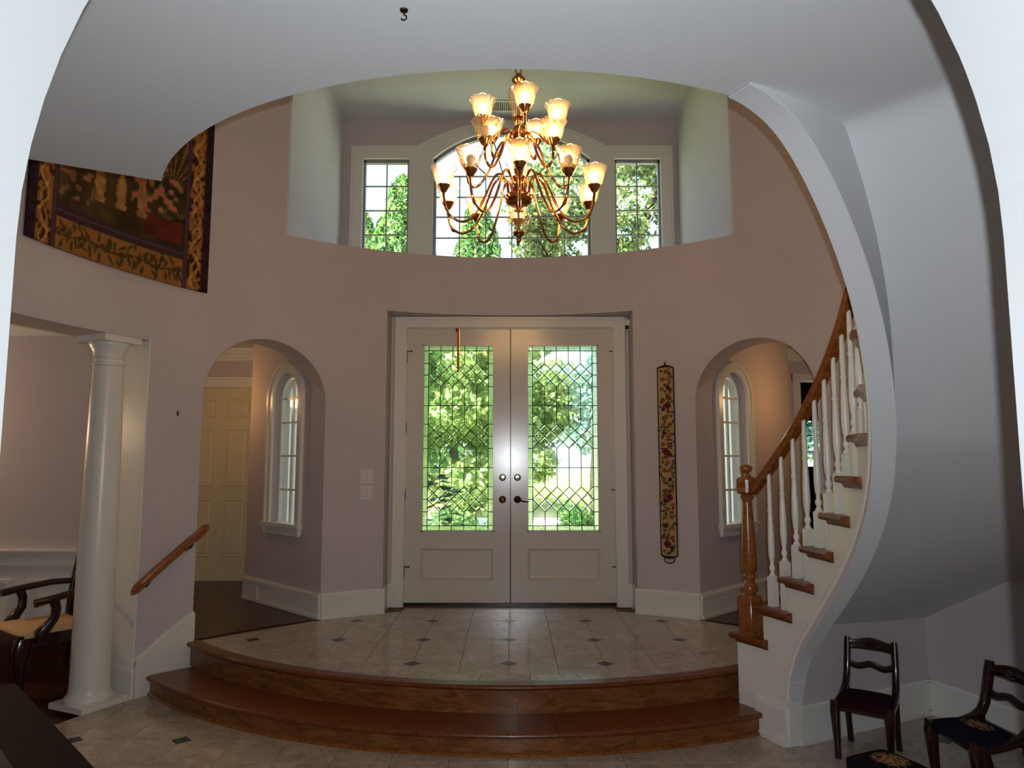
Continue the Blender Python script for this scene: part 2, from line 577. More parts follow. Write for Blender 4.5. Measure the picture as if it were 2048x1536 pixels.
CX0 = 0.02   # window axis
def palladian():
    """back wall of the niche: three openings cut out of one slab"""
    y0, y1 = NY, NY + 0.14
    xs0, xs1 = 1.128, 1.633           # side lights
    hc = 0.862                        # centre half width
    zs, spring, crown, stop = 3.50, 4.86, 5.185, 4.86
    def ctop(x):
        t = (x - CX0) / hc
        rise = crown - spring
        rr = (hc * hc + rise * rise) / (2 * rise)
        return crown - rr + sqrt(max(0, rr * rr - (x - CX0) ** 2))
    xs = [-NX, CX0 - xs1, CX0 - xs0] + [CX0 - hc + 2 * hc * i / 24 for i in range(25)] + [CX0 + xs0, CX0 + xs1, NX]
    mb = MB()
    for a, b in zip(xs, xs[1:]):
        m = (a + b) / 2 - CX0
        segs = [((3.3, 3.3), (ZT, ZT))]
        if abs(m) < hc:
            segs = [((3.3, 3.3), (zs, zs)), ((ctop(a), ctop(b)), (ZT, ZT))]
        elif xs0 < abs(m) < xs1:
            segs = [((3.3, 3.3), (zs, zs)), ((stop, stop), (ZT, ZT))]
        for (la, lb), (ha, hb) in segs:
            p = [(a, y0, la), (b, y0, lb), (b, y0, hb), (a, y0, ha), (a, y1, la), (b, y1, lb), (b, y1, hb), (a, y1, ha)]
            mb.add(p, [(0, 1, 2, 3), (4, 7, 6, 5), (0, 4, 5, 1), (3, 2, 6, 7), (0, 3, 7, 4), (1, 5, 6, 2)])
    S(mb.build('wall_window', 'wall', fix=False), 'mauve end wall of the niche around the three windows', 'wall')
    # shared casing
    cas = MB()
    t = 0.115
    top = 5.005
    yf = y0 - 0.028
    def strip(poly, d0=0.0, d1=0.028):
        n = len(poly)
        a = [(p[0], y0 - d0, p[1]) for p in poly]
        b = [(p[0], y0 - d1, p[1]) for p in poly]
        cas.rings([a, b])
    for s in (-1, 1):
        X = lambda v: CX0 + s * v
        strip([(X(xs1), zs), (X(xs1 + 0.125), zs), (X(xs1 + 0.125), top), (X(xs1), top - 0.14)])
        strip([(X(xs0), stop), (X(xs1), stop), (X(xs1 + 0.125), top), (X(1.02), top)])
        strip([(X(hc), zs), (X(xs0), zs), (X(xs0), stop), (X(1.02), top), (X(hc), spring)])
        strip([(X(xs1 + 0.105), zs), (X(xs1 + 0.128), zs), (X(xs1 + 0.128), top + .003), (X(xs1 + 0.105), top - 0.02)], 0.026, 0.042)
    n = 24
    rr = (hc * hc + (crown - spring) ** 2) / (2 * (crown - spring))
    zc = crown - rr
    am = math.asin(hc / rr)
    ho, co = 1.02, 5.285
    ro = (ho * ho + (co - top) ** 2) / (2 * (co - top))
    oz = lambda x: co - ro + sqrt(max(0, ro * ro - x * x))
    iz = lambda x: zc + sqrt(max(0, rr * rr - x * x))
    for i in range(n):
        s0, s1 = -1 + 2 * i / n, -1 + 2 * (i + 1) / n
        inn = [(CX0 + hc * q, iz(hc * q)) for q in (s0, s1)]
        out = [(CX0 + ho * q, oz(ho * q)) for q in (s1, s0)]
        strip(inn + out)
        strip([(out[1][0], out[1][1] - .026), (out[0][0], out[0][1] - .026), (out[0][0], out[0][1] + .003), (out[1][0], out[1][1] + .003)], 0.026, 0.042)
    S(cas.build('trim_1', 'trim'), 'white moulded casing around the three upper windows', 'trim')
    # sashes
    yg = y0 + 0.06
    zrows = [4.860, 4.570, 4.293, 4.018, 3.745, zs]
    for wi, s in ((1, -1), (2, 1)):
        x0, x1 = sorted((CX0 + s * xs0, CX0 + s * xs1))
        root = empty('window_%d' % wi, ((x0 + x1) / 2, yg, zs))
        S(root, 'narrow rectangular upper window %s the arched window' % ('with sky over conifer tops beside' if s < 0 else 'full of leafy branches beside'), 'window')
        f = MB()
        L = lambda a, b: ((a[0] - (x0 + x1) / 2, a[1] - yg, a[2] - zs), (b[0] - (x0 + x1) / 2, b[1] - yg, b[2] - zs))
        for a, b in (((x0, yg - .03, zs), (x0 + .022, yg + .03, 4.86)), ((x1 - .022, yg - .03, zs), (x1, yg + .03, 4.86)), ((x0, yg - .03, 4.83), (x1, yg + .03, 4.86)), ((x0, yg - .03, zs), (x1, yg + .03, zs + .03))):
            f.bx(*L(a, b))
        f.build('window_frame', 'vinyl', root)
        mu = MB()
        xm = (x0 + x1) / 2
        mu.bx(*L((xm - .006, yg - .012, zs), (xm + .006, yg + .012, 4.86)))
        mu.build('muntin', 'vinyl', root)
        for z in zrows[1:-1]:
            mu = MB()
            mu.bx(*L((x0, yg - .011, z - .006), (x1, yg + .011, z + .006)))
            mu.build('muntin', 'vinyl', root)
        for za, zb_ in zip(zrows, zrows[1:]):
            for xa, xb in ((x0, xm), (xm, x1)):
                pn = MB()
                pn.bx(*L((xa + .004, yg - .002, zb_ + .004), (xb - .004, yg + .002, za - .004)))
                pn.build('pane', 'pane', root)
    root = empty('window_3', (CX0, yg, zs))
    S(root, 'wide upper window with a low arched top behind the chandelier', 'window')
    f = MB()
    W = 0.03
    for i in range(n):
        a0, a1 = -am + 2 * am * i / n, -am + 2 * am * (i + 1) / n
        q = [((rr - W) * sin(a0), zc + (rr - W) * cos(a0)), ((rr - W) * sin(a1), zc + (rr - W) * cos(a1)), (rr * sin(a1), zc + rr * cos(a1)), (rr * sin(a0), zc + rr * cos(a0))]
        f.rings([[(p[0], -.03, p[1] - zs) for p in q], [(p[0], .03, p[1] - zs) for p in q]])
    f.bx((-hc, -.03, 0), (-hc + W, .03, spring - zs + .01)).bx((hc - W, -.03, 0), (hc, .03, spring - zs + .01)).bx((-hc, -.03, 0), (hc, .03, .03))
    f.build('window_frame', 'vinyl', root)
    zr = [4.684, 4.446, 4.220, 3.984, 3.745, zs]
    cw = 2 * hc / 6
    for i in range(1, 6):
        x = -hc + cw * i
        mu = MB()
        mu.bx((x - .006, -.012, 0), (x + .006, .012, 4.684 - zs))
        mu.build('muntin', 'vinyl', root)
    for z in zr[:-1]:
        mu = MB()
        mu.bx((-hc, -.011, z - zs - .006), (hc, .011, z - zs + .006))
        mu.build('muntin', 'vinyl', root)
    for za, zb_ in zip(zr, zr[1:]):
        for i in range(6):
            x = -hc + cw * i
            pn = MB()
            pn.bx((x + .004, -.002, zb_ - zs + .004), (x + cw - .004, .002, za - zs - .004))
            pn.build('pane', 'pane', root)
    # fan lights over the top bar
    hub = (0.0, 4.684 - zs)
    fan = [-hc, -0.62, -0.22, 0.22, 0.62, hc]
    def up(x):
        return ctop(x + CX0) - zs
    for x in fan[1:-1]:
        d = Vector((x - hub[0] * 1.0, up(x) - hub[1]))
        b = Vector((x * 0.42, hub[1]))
        d = Vector((x, up(x))) - b
        u = d.normalized()
        nrm = Vector((-u.y, u.x)) * .006
        q = [b + nrm, b - nrm, b + d - nrm, b + d + nrm]
        mu = MB()
        mu.rings([[(p.x, -.011, p.y) for p in q], [(p.x, .011, p.y) for p in q]])
        mu.build('muntin', 'vinyl', root)
    for a, b in zip(fan, fan[1:]):
        ba, bb = (a * 0.42 if abs(a) < hc else a), (b * 0.42 if abs(b) < hc else b)
        arc = [(x, up(x) - .002) for x in frange(b, a, 0.08)]
        q = [(ba, hub[1] + .004), (bb, hub[1] + .004)] + arc
        pn = MB()
        pn.rings([[(p[0], -.002, p[1]) for p in q], [(p[0], .002, p[1]) for p in q]])
        pn.build('pane', 'pane', root)
palladian()

# ------------------------------------------------------------------ structure: ceilings, floors, outer shell
def ring_plate(name, rin, xmin, xmax, ymin, ymax, z0, z1, mat, t0=0, t1=360):
    mb = MB()
    ths = frange(t0, t1, 5)
    for c in ((xmin, ymin), (xmin, ymax), (xmax, ymin), (xmax, ymax)):
        a = math.degrees(atan2(c[1] - YC, c[0])) % 360
        if t0 < a < t1:
            ths.append(a)
    ths = sorted(ths)
    def outp(t):
        dx, dy = cos(rad(t)), sin(rad(t))
        k = 1e9
        if abs(dx) > 1e-6:
            k = min(k, ((xmax if dx > 0 else xmin) - 0) / dx)
        if abs(dy) > 1e-6:
            k = min(k, ((ymax if dy > 0 else ymin) - YC) / dy)
        return (k * dx, YC + k * dy)
    for a, b in zip(ths, ths[1:]):
        p, q = pol(a, rin, 0), pol(b, rin, 0)
        r_, s_ = outp(b), outp(a)
        mb.prism([p[:2], s_, r_, q[:2]], z0, z1)
    return mb.build(name, mat)

S(ring_plate('ceiling_lower', R + 0.29, -7, 7, -4, 7.84, 2.78, 3.1, 'ceil'), 'flat white ceiling of the side halls and porch', 'ceiling')
mb = MB()
mb.bx((-7.2, -4.2, ZT), (7.2, 7.9, ZT + 0.25))
S(mb.build('ceiling', 'ceil'), 'high flat white ceiling over the rotunda and window niche', 'ceiling')
mb = MB()
mb.bx((-7.2, -4.2, -0.4), (7.2, 7.9, -0.03))
S(mb.build('floor_base', 'darkfloor'), 'dark wooden floorboards of the dining room and halls', 'floor')
mb = MB()
mb.bx((-7.2, -4.2, -0.2), (-7.0, 7.84, 3.0))
S(mb.build('wall_left', 'wall'), 'far mauve wall of the dining room', 'wall')
mb = MB()
mb.bx((7.0, -4.2, -0.2), (7.2, 10.6, 3.0))
S(mb.build('wall_right', 'wall'), 'far mauve wall beyond the staircase side', 'wall')
mb = MB()
mb.bx((-7.2, -4.2, -0.2), (7.2, -4.0, 3.0))
S(mb.build('wall_rear', 'wall'), 'rear wall of the room before the round arch', 'wall')
mb = MB()
mb.bx((-2.4, -4.0, -0.2), (-2.3, 1.0, 2.8)).bx((2.3, -4.0, -0.2), (2.4, 1.0, 2.8))
S(mb.build('wall_near', 'wall'), 'side walls of the room before the round arch', 'wall')
mb = MB()
mb.bx((-2.3, -4.0, -0.03), (2.3, 1.02, 0.0))
S(mb.build('floor_near', 'oak'), 'wooden floor of the room before the round arch', 'floor')

# balcony slab of the upper floor (soffit)
ZS = 2.69
RI = 1.615
def sector_slab(mb, r0, r1, ths, zlo, zhi):
    rs = []
    for t in ths:
        rs.append([pol(t, r0, zlo(t)), pol(t, r1, zlo(t)), pol(t, r1, zhi(t)), pol(t, r0, zhi(t))])
    mb.rings(rs)
    return mb
mb = MB()
sector_slab(mb, RI, R + 0.02, frange(-151.5, -62.5, 1.5), lambda t: ZS, lambda t: ZS + 0.31)
S(mb.build('ceiling_balcony', 'ceil', smooth=30), 'pale underside of the curved upper landing overhead', 'balcony')

# halls -------------------------------------------------------------
def slab_between(mb, A, B, th, z0, z1, side=1):
    A, B = Vector(A), Vector(B)
    d = (B - A).normalized()
    n = Vector((-d.y, d.x)) * th * side
    mb.prism([tuple(A), tuple(B), tuple(B + n), tuple(A + n)], z0, z1)

def hall_wall(name, A, B, side, label, wname, wlabel):
    """45 degree wall with a tall arched window; the outside lies on 'side'"""
    A, B = Vector(A), Vector(B)
    d = (B - A).normalized()
    L = (B - A).length
    n = Vector((-d.y, d.x)) * side      # towards the porch
    sc, hw, z0, spring = 0.65, 0.235, 1.0, 2.12
    th = 0.16
    mb = MB()
    ss = [0, sc - hw] + [sc - hw * cos(pi * i / 16) for i in range(1, 16)] + [sc + hw, L]
    def P(s, dep, z):
        p = A + d * s + n * dep
        return (p.x, p.y, z)
    top = lambda s: spring + sqrt(max(0, hw * hw - (s - sc) ** 2))
    for a, b in zip(ss, ss[1:]):
        m = (a + b) / 2
        segs = [((0.0, 0.0), (2.8, 2.8))]
        if abs(m - sc) < hw:
            segs = [((0, 0), (z0, z0)), ((top(a), top(b)), (2.8, 2.8))]
        for (la, lb), (ha, hb) in segs:
            p = [P(a, 0, la), P(b, 0, lb), P(b, 0, hb), P(a, 0, ha), P(a, th, la), P(b, th, lb), P(b, th, hb), P(a, th, ha)]
            mb.add(p, [(0, 1, 2, 3), (4, 7, 6, 5), (0, 4, 5, 1), (3, 2, 6, 7), (0, 3, 7, 4), (1, 5, 6, 2)])
    S(mb.build(name, 'wall'), label, 'wall')
    root = empty(wname, P(sc, 0.1, z0))
    S(root, wlabel, 'window')
    off = Vector(P(sc, 0.1, z0))
    def Q(s, dep, z):
        return Vector(P(s, dep, z)) - off
    def outline(h, zb, nseg=16):
        return [(sc - h, zb)] + [(sc - h * cos(pi * i / nseg), spring + h * sin(pi * i / nseg)) for i in range(nseg + 1)] + [(sc + h, zb)]
    def frame(h0, h1, zb, d0, d1, nm, mat):
        f = MB()
        o0, o1 = outline(h0, zb), outline(h1, zb)
        for (a, b, c, e) in zip(o0, o0[1:], o1[1:], o1):
            quad = [a, b, c, e]
            f.rings([[Q(s, d0, z) for s, z in quad], [Q(s, d1, z) for s, z in quad]])
        return f
    f = frame(0.225, 0.31, 0.93, 0.0, -0.022, 'casing', 'trim')
    g = frame(0.285, 0.313, 0.93, -0.02, -0.036, 'casing', 'trim')
    f.add(g.v, g.f)
    f.build('casing', 'trim', root)
    f = MB()
    for a, b, z_0, z_1 in ((-0.05, 0.10, 0.985, 1.015), (-0.03, 0.0, 0.915, 0.985)):
        quad = [(sc - 0.325, a), (sc + 0.325, a), (sc + 0.325, b), (sc - 0.325, b)] if a == -0.05 else [(sc - 0.30, a), (sc + 0.30, a), (sc + 0.30, b), (sc - 0.30, b)]
        f.rings([[Q(s, dd, z_0) for s, dd in quad], [Q(s, dd, z_1) for s, dd in quad]])
    f.build('window_sill', 'trim', root)
    f = frame(0.185, 0.236, 1.0, 0.05, 0.085, 'sash', 'trim')
    f.build('sash', 'trim', root)
    mu = MB()
    q = [(sc - .012, 1.0), (sc + .012, 1.0), (sc + .012, spring + .17), (sc - .012, spring + .17)]
    mu.rings([[Q(s, .058, z) for s, z in q], [Q(s, .078, z) for s, z in q]])
    mu.build('muntin', 'trim', root)
    zs = [1.0, 1.30, 1.60, 1.90, 2.12]
    for z in zs[1:]:
        mu = MB()
        q = [(sc - .19, z - .009), (sc + .19, z - .009), (sc + .19, z + .009), (sc - .19, z + .009)]
        mu.rings([[Q(s, .060, zz) for s, zz in q], [Q(s, .076, zz) for s, zz in q]])
        mu.build('muntin', 'trim', root)
    for za, zb_ in zip(zs, zs[1:]):
        for xa, xb in ((-.19, -.012), (.012, .19)):
            pn = MB()
            q = [(sc + xa, za + .009), (sc + xb, za + .009), (sc + xb, zb_ - .009), (sc + xa, zb_ - .009)]
            pn.rings([[Q(s, .066, zz) for s, zz in q], [Q(s, .069, zz) for s, zz in q]])
            pn.build('pane', 'pane', root)
    for sg in (-1, 1):
        q = [(sc + sg * .012, spring + .009)] + [(sc + sg * (.012 + .158 * cos(a)), spring + .009 + .155 * sin(a)) for a in [pi / 2 * i / 6 for i in range(7)]]
        pn = MB()
        pn.rings([[Q(s, .066, zz) for s, zz in q], [Q(s, .069, zz) for s, zz in q]])
        pn.build('pane', 'pane', root)
    # baseboard
    bb = MB()
    for h0, h1, t in ((0, .028, .03), (.028, .165, .02), (.165, .19, .026), (.19, .205, .014)):
        q = [(0, 0), (L, 0), (L, -t), (0, -t)]
        bb.rings([[P(s, dd, ZL + h0) for s, dd in q], [P(s, dd, ZL + h1) for s, dd in q]])
    return P, bb

P1, bb = hall_wall('wall_hall', (-1.533, 5.979), (-2.49, 6.913), -1, 'mauve angled hall wall with an arched window, seen in the arch beside the light switches', 'window_4', 'tall arched white window in the archway beside the light switches')
S(bb.build('baseboard_hall', 'trim'), 'tall white baseboard with an outlet in the archway beside the light switches', 'baseboard')
P2, bb = hall_wall('wall_hall', (1.54, 5.974), (2.82, 7.24), 1, 'mauve angled hall wall glowing orange behind the newel post', 'window_5', 'tall arched white window behind the stair newel post')
S(bb.build('baseboard_hall', 'trim'), 'tall white baseboard under the window behind the newel post', 'baseboard')

mb = MB()
slab_between(mb, (-2.49, 6.913), (-2.49, 7.84), 0.15, -0.2, 2.8, -1)
slab_between(mb, (2.82, 7.24), (2.82, 7.84), 0.15, -0.2, 2.8, 1)
S(mb.build('wall_return', 'ceil'), 'short pale wall returns at the ends of the angled hall walls', 'wall')
mb = MB()
mb.bx((-7.0, 7.84, -0.2), (-3.56, 7.98, 2.8)).bx((-2.76, 7.84, -0.2), (-2.35, 7.98, 2.8)).bx((-3.56, 7.84, 2.355), (-2.76, 7.98, 2.8))
S(mb.build('wall_hall_end', 'wall'), 'mauve end wall of the hall around the cream panelled door', 'wall')
mb = MB()
mb.bx((2.67, 7.84, -0.2), (3.17, 7.98, 2.8)).bx((4.35, 7.84, -0.2), (7.0, 7.98, 2.8)).bx((3.17, 7.84, 2.42), (4.35, 7.98, 2.8))
S(mb.build('wall_study', 'wall'), 'mauve hall wall with a cased opening behind the handrail', 'wall')
mb = MB()
mb.bx((3.085, 7.815, ZL), (3.17, 7.84, 2.505)).bx((4.35, 7.815, ZL), (4.435, 7.84, 2.505)).bx((3.085, 7.812, 2.42), (4.435, 7.84, 2.505))
S(mb.build('trim_2', 'trim'), 'white casing of the opening behind the stair handrail', 'trim')
# room beyond the opening
mb = MB()
mb.bx((2.67, 7.98, -0.2), (2.8, 10.6, 2.8))
S(mb.build('wall_porch', 'ceil'), 'pale outer wall beside the porch', 'wall')
mb = MB()
mb.bx((2.67, 10.4, -0.2), (4.22, 10.6, 2.8)).bx((5.0, 10.4, -0.2), (7.0, 10.6, 2.8)).bx((4.22, 10.4, -0.2), (5.0, 10.6, 1.45)).bx((4.22, 10.4, 2.16), (5.0, 10.6, 2.8))
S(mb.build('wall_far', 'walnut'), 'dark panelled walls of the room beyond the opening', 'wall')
mb = MB()
mb.bx((2.67, 7.9, 2.8), (7.2, 10.7, 3.0))
S(mb.build('ceiling_far', 'ceil'), 'ceiling of the room beyond the opening', 'ceiling')
mb = MB()
mb.bx((2.67, 7.9, ZL - .3), (7.0, 10.6, ZL - 0.002))
S(mb.build('floor_far', 'darkfloor'), 'dark wooden floor of the room beyond the opening', 'floor')
root = empty('window_6', (4.61, 10.44, 1.45))
S(root, 'small bright window in the dark room seen between the balusters', 'window')
f = MB()
f.bx((-.39, 0, 0), (-.365, .06, .71)).bx((.365, 0, 0), (.39, .06, .71)).bx((-.39, 0, 0), (.39, .06, .025)).bx((-.39, 0, .685), (.39, .06, .71))
f.build('window_frame', 'walnut', root)
for z in (.237, .474):
    f = MB()
    f.bx((-.365, .02, z - .007), (.365, .04, z + .007))
    f.build('muntin', 'walnut', root)
for z in (.025, .244, .481):
    f = MB()
    f.bx((-.365, .028, z), (.365, .032, z + .2))
    f.build('pane', 'pane', root)

# hall floors
mb = MB()
hl = [(-7, 5.62)] + [pol(t, R + 0.01, 0)[:2] for t in frange(143.3, 122.9, 2.5)] + [(-1.56, 6.02), (-2.52, 6.93), (-2.52, 7.97), (-7, 7.97)]
mb.prism(hl, -0.03, ZL - 0.002)
S(mb.build('floor_hall', 'darkfloor'), 'dark wooden hall floor through the arch beside the switches', 'floor')
mb = MB()
hr = [(7, 4.9), (7, 7.97), (2.85, 7.97), (2.85, 7.25), (1.56, 6.0)] + [pol(t, R + 0.01, 0)[:2] for t in frange(57, 30, 2.5)]
mb.prism(hr[::-1], -0.03, ZL - 0.002)
S(mb.build('floor_side', 'darkfloor'), 'dark wooden hall floor through the arch behind the newel', 'floor')
# dark red transition strips of the hall floors
mb = MB()
mb.bx((-7, 5.50, -0.1), (-2.55, 5.62, 2.8))
S(mb.build('wall_dining', 'wall'), 'mauve dining room wall above the white wainscot', 'wall')
mb = MB()
mb.bx((2.4, 4.80, -0.1), (7, 4.9, 2.8))
S(mb.build('wall_stair_hall', 'wall'), 'mauve wall closing the hall behind the stairs', 'wall')

# dining wainscot, chair rail and crown
mb = MB()
mb.bx((-7, 5.488, 0), (-2.6, 5.50, 0.85))
S(mb.build('trim_3', 'trim'), 'white panelled wainscot behind the dining armchair', 'trim')
w3 = bpy.data.objects['trim_3']
for x0, x1 in ((-6.0, -5.0), (-4.75, -3.72), (-3.60, -2.75)):
    p = MB()
    for (a, b, c, e) in ((x0, .20, x1, .222), (x0, .655, x1, .677), (x0, .222, x0 + .022, .655), (x1 - .022, .222, x1, .655)):
        p.bx((a, 5.474, b), (c, 5.488, e))
    p.build('panel_moulding', 'trim', w3)
p = MB()
p.bx((-7, 5.47, 0), (-2.6, 5.488, 0.15))
p.build('baseboard', 'trim', w3)
mb = MB()
for z0, z1, t in ((.765, .785, .016), (.785, .80, .024), (.80, .865, .012), (.865, .885, .03), (.885, .898, .046)):
    mb.bx((-7, 5.488 - t, z0), (-2.62, 5.5, z1))
S(mb.build('trim_4', 'trim'), 'white moulded chair rail on the dining room wall', 'trim')
mb = MB()
for i, (z, t) in enumerate(((2.52, .02), (2.56, .035), (2.61, .06), (2.68, .10), (2.74, .13))):
    mb.bx((-7, 5.5 - t, z), (-2.65, 5.5, 2.78))
S(mb.build('trim_5', 'trim'), 'white crown moulding in the dining room', 'trim')
mb = MB()
for z, t in ((2.648, .02), (2.68, .04), (2.72, .07), (2.75, .09)):
    mb.bx((-7, 7.84 - t, z), (-2.49, 7.84, 2.78)).bx((2.82, 7.84 - t, z), (7, 7.84, 2.78))
S(mb.build('trim_6', 'trim'), 'white crown moulding of the side halls', 'trim')
mb = MB()
mb.bx((-3.68, 7.81, 2.355), (-2.55, 7.84, 2.44)).bx((-3.70, 7.79, 2.44), (-2.53, 7.84, 2.468)).bx((-3.65, 7.815, ZL), (-3.56, 7.84, 2.36)).bx((-2.76, 7.815, ZL), (-2.67, 7.84, 2.36))
S(mb.build('trim_7', 'trim'), 'white door casing around the cream hall door', 'trim')

# unseen sconce, added to give the dining light a source
sc_ = tag(empty('added_sconce', (-4.9, 5.5, 1.72)), 'unseen brass sconce added on the dining room wall beside its light', 'added lamp')
mb = MB()
mb.lathe([(0, 0), (.05, 0), (.045, .012), (0.01, .018)], n=20)
mb.v = [(x, -z_, y) for x, y, z_ in mb.v]
mb.build('backplate', 'brass', sc_, 40)
mb = MB()
mb.sweep([(0, -.01, 0), (0, -.12, -.03), (0, -.22, -.02), (0, -.28, .03)], .007, n=8)
mb.build('arm', 'brass', sc_, 50)
mb = MB()
mb.lathe([(.02, 0), (.045, .02), (.06, .07), (.075, .13)], (0, -.28, .03), 24, False)
mb.build('shade', 'shade', sc_, 40)

# cream six panel hall door
root = empty('door_3', (-3.16, 7.86, ZL))
S(root, 'cream six panel door at the end of the hall', 'door')
mb = MB()
mb.bx((-.4, 0, .0), (.4, .04, 2.075))
mb.build('door_slab', 'cream', root)
for zz0, zz1 in ((.25, .86), (1.0, 1.62), (1.74, 1.95)):
    for xx0, xx1 in ((-.31, -.05), (.05, .31)):
        p = MB()
        r0 = [(xx0, 0, zz0), (xx1, 0, zz0), (xx1, 0, zz1), (xx0, 0, zz1)]
        def ins(d, y):
            return [(xx0 + d, y, zz0 + d), (xx1 - d, y, zz0 + d), (xx1 - d, y, zz1 - d), (xx0 + d, y, zz1 - d)]
        p.rings([ins(0, 0.0), ins(0.004, -.009), ins(.014, -.009), ins(.02, -.001), ins(.05, -.008)])
        p.build('panel', 'cream', root)
k = MB()
k.lathe([(.0, 0), (.012, .0), (.012, .03), (.028, .045), (.03, .06), (.02, .072), (0.001, .075)], n=16)
ko = k.build('door_knob', 'brass', root, 50)
ko.rotation_euler = (rad(90), 0, 0)
ko.location = (-.34, 0, .95)

# ------------------------------------------------------------------ tiled floors, landing and curved steps
SCX, SCY = 0.01, 7.40        # centre of the step arcs
def clip_half(poly, nx, ny, c):
    """keep nx*x + ny*y <= c"""
    out = []
    n = len(poly)
    for i in range(n):
        p, q = poly[i], poly[(i + 1) % n]
        dp, dq = nx * p[0] + ny * p[1] - c, nx * q[0] + ny * q[1] - c
        if dp <= 0:
            out.append(p)
        if dp * dq < 0:
            t = dp / (dp - dq)
            out.append((p[0] + (q[0] - p[0]) * t, p[1] + (q[1] - p[1]) * t))
    return out

def clip_disc(poly, cx, cy, r, n=120):
    for k in range(n):
        a = 2 * pi * k / n
        if poly and max((p[0] - cx) * cos(a) + (p[1] - cy) * sin(a) for p in poly) > r:
            poly = clip_half(poly, cos(a), sin(a), r + cx * cos(a) + cy * sin(a))
        if len(poly) < 3:
            return []
    return poly

def area(poly):
    return abs(sum(p[0] * q[1] - q[0] * p[1] for p, q in zip(poly, poly[1:] + poly[:1]))) / 2

TS = 0.3048
DH = 0.057                   # half diagonal of the black insets
full_mesh = {}
def lay_tiles(parent, x0, y0, rng_x, rng_y, ztop, clipf, thick=0.012, plain=None):
    g = 0.0012
    for i in range(*rng_x):
        for j in range(*rng_y):
            ax, ay = x0 + i * TS, y0 + j * TS
            sq = [(ax + g, ay + g), (ax + TS - g, ay + g), (ax + TS - g, ay + TS - g), (ax + g, ay + TS - g)]
            ix = ax if i % 2 == 0 else ax + TS
            iy = ay if j % 2 == 0 else ay + TS
            sx, sy = (1 if i % 2 == 0 else -1), (1 if j % 2 == 0 else -1)
            sq = clip_half(sq, -sx, -sy, -(sx * ix + sy * iy) - DH - g * 1.5)
            c = clipf(sq)
            if len(c) < 3 or area(c) < 0.0012:
                continue
            key = (i % 2, j % 2, ztop)
            if abs(area(c) - area(sq)) < 1e-7:
                if key not in full_mesh:
                    m = MB()
                    m.prism([(p[0] - ax, p[1] - ay) for p in sq], -thick, 0, 0.0012)
                    full_mesh[key] = m.mesh('tile')
                o = link('tile', full_mesh[key], 'marble', parent)
                o.location = (ax, ay, ztop)
            else:
                m = MB()
                m.prism(c, ztop - thick, ztop)
                m.build('tile', 'marble', parent, fix=False)
            if i % 2 == 0 and j % 2 == 0:
                d = DH - 0.0015
                dm = clipf([(ax + d, ay), (ax, ay + d), (ax - d, ay), (ax, ay - d)])
                if len(dm) >= 3 and area(dm) > 2e-4:
                    m = MB()
                    m.prism(dm, ztop - thick, ztop + 0.0004)
                    pl = plain is not None and plain(ax, ay)
                    m.build('tile' if pl else 'inset', 'marble' if pl else 'black_marble', parent, fix=False)

# lower floor
mb = MB()
mb.lathe([(R + 0.02, -0.03), (R + 0.02, -0.0115)], (0, YC, 0), 90)
floor = S(mb.build('floor', 'grout'), 'pinkish grey marble tile floor of the rotunda with black corner insets', 'floor')
def clip_low(p):
    if all(hypot(q[0] - SCX, q[1] - SCY) < 3.2 for q in p):
        return []
    if all(hypot(q[0], q[1] - YC) > R for q in p):
        return []
    return clip_disc(p, 0, YC, R)
lay_tiles(floor, -0.012, 4.225 - 6 * 0.6096, (-10, 10), (0, 18), 0.0, clip_low, plain=lambda x, y: y > 4.5 or (y > 4.0 and -1.7 < x < 2.2))

# landing
def step_pt(r, a, z):
    return (SCX + r * sin(a), SCY - r * cos(a), z)
def lim(r):
    aL, aR = -0.2, 0.2
    while aL > -1.4:
        p = step_pt(r, aL, 0)
        if hypot(p[0], p[1] - YC) > R - 0.012:
            break
        aL -= 0.002
    while aR < 1.2:
        p = step_pt(r, aR, 0)
        rr_, tt_ = hypot(p[0], p[1] - YC), math.degrees(atan2(p[1] - YC, p[0]))
        if (tt_ < 31.6 and rr_ > RI + 0.03) or rr_ > 1.9:
            break
        aR += 0.002
    return aL, aR
RT, RN1, RN2 = 3.06, 3.15, 3.43
land = [step_pt(RT, a, 0)[:2] for a in frange(lim(RT)[0], 0.72, 0.04)]
land += [pol(t, R - 0.005, 0)[:2] for t in frange(36.8, 68, 4)] + [(1.07, 6.5), (-1.07, 6.5)] + [pol(t, R - 0.005, 0)[:2] for t in frange(112, 143, 4)]
mb = MB()
mb.prism(land, -0.02, ZL - 0.0115)
land_o = S(mb.build('floor_landing', 'grout'), 'raised marble landing with black diamond insets before the double door', 'floor')
cL = ((-2.205, 5.285), (-1.525, 5.955))
def chord(p, A, B):
    dx, dy = B[0] - A[0], B[1] - A[1]
    nx, ny = -dy, dx
    c = nx * A[0] + ny * A[1]
    return clip_half(p, nx, ny, c)
def clip_land(p):
    p = clip_disc(p, SCX, SCY, RT - 0.125)
    if p:
        p = clip_half(p, 0, 1, 6.435)
    if p:
        p = chord(p, *cL)
    if p:
        p = chord(p, (1.525, 5.955), (2.205, 5.285))
    if p and any(abs(q[0]) > 1.05 for q in p):
        p = clip_disc(p, 0, YC, R)
    return p if p else []
lay_tiles(land_o, -0.008, 4.705 - 0.6096, (-8, 8), (0, 9), ZL, clip_land, plain=lambda x, y: hypot(x - SCX, y - SCY) > RT - 0.16)
aL, aR = lim(RT)
edges = frange(aL - 0.02, 0.72, 0.1)
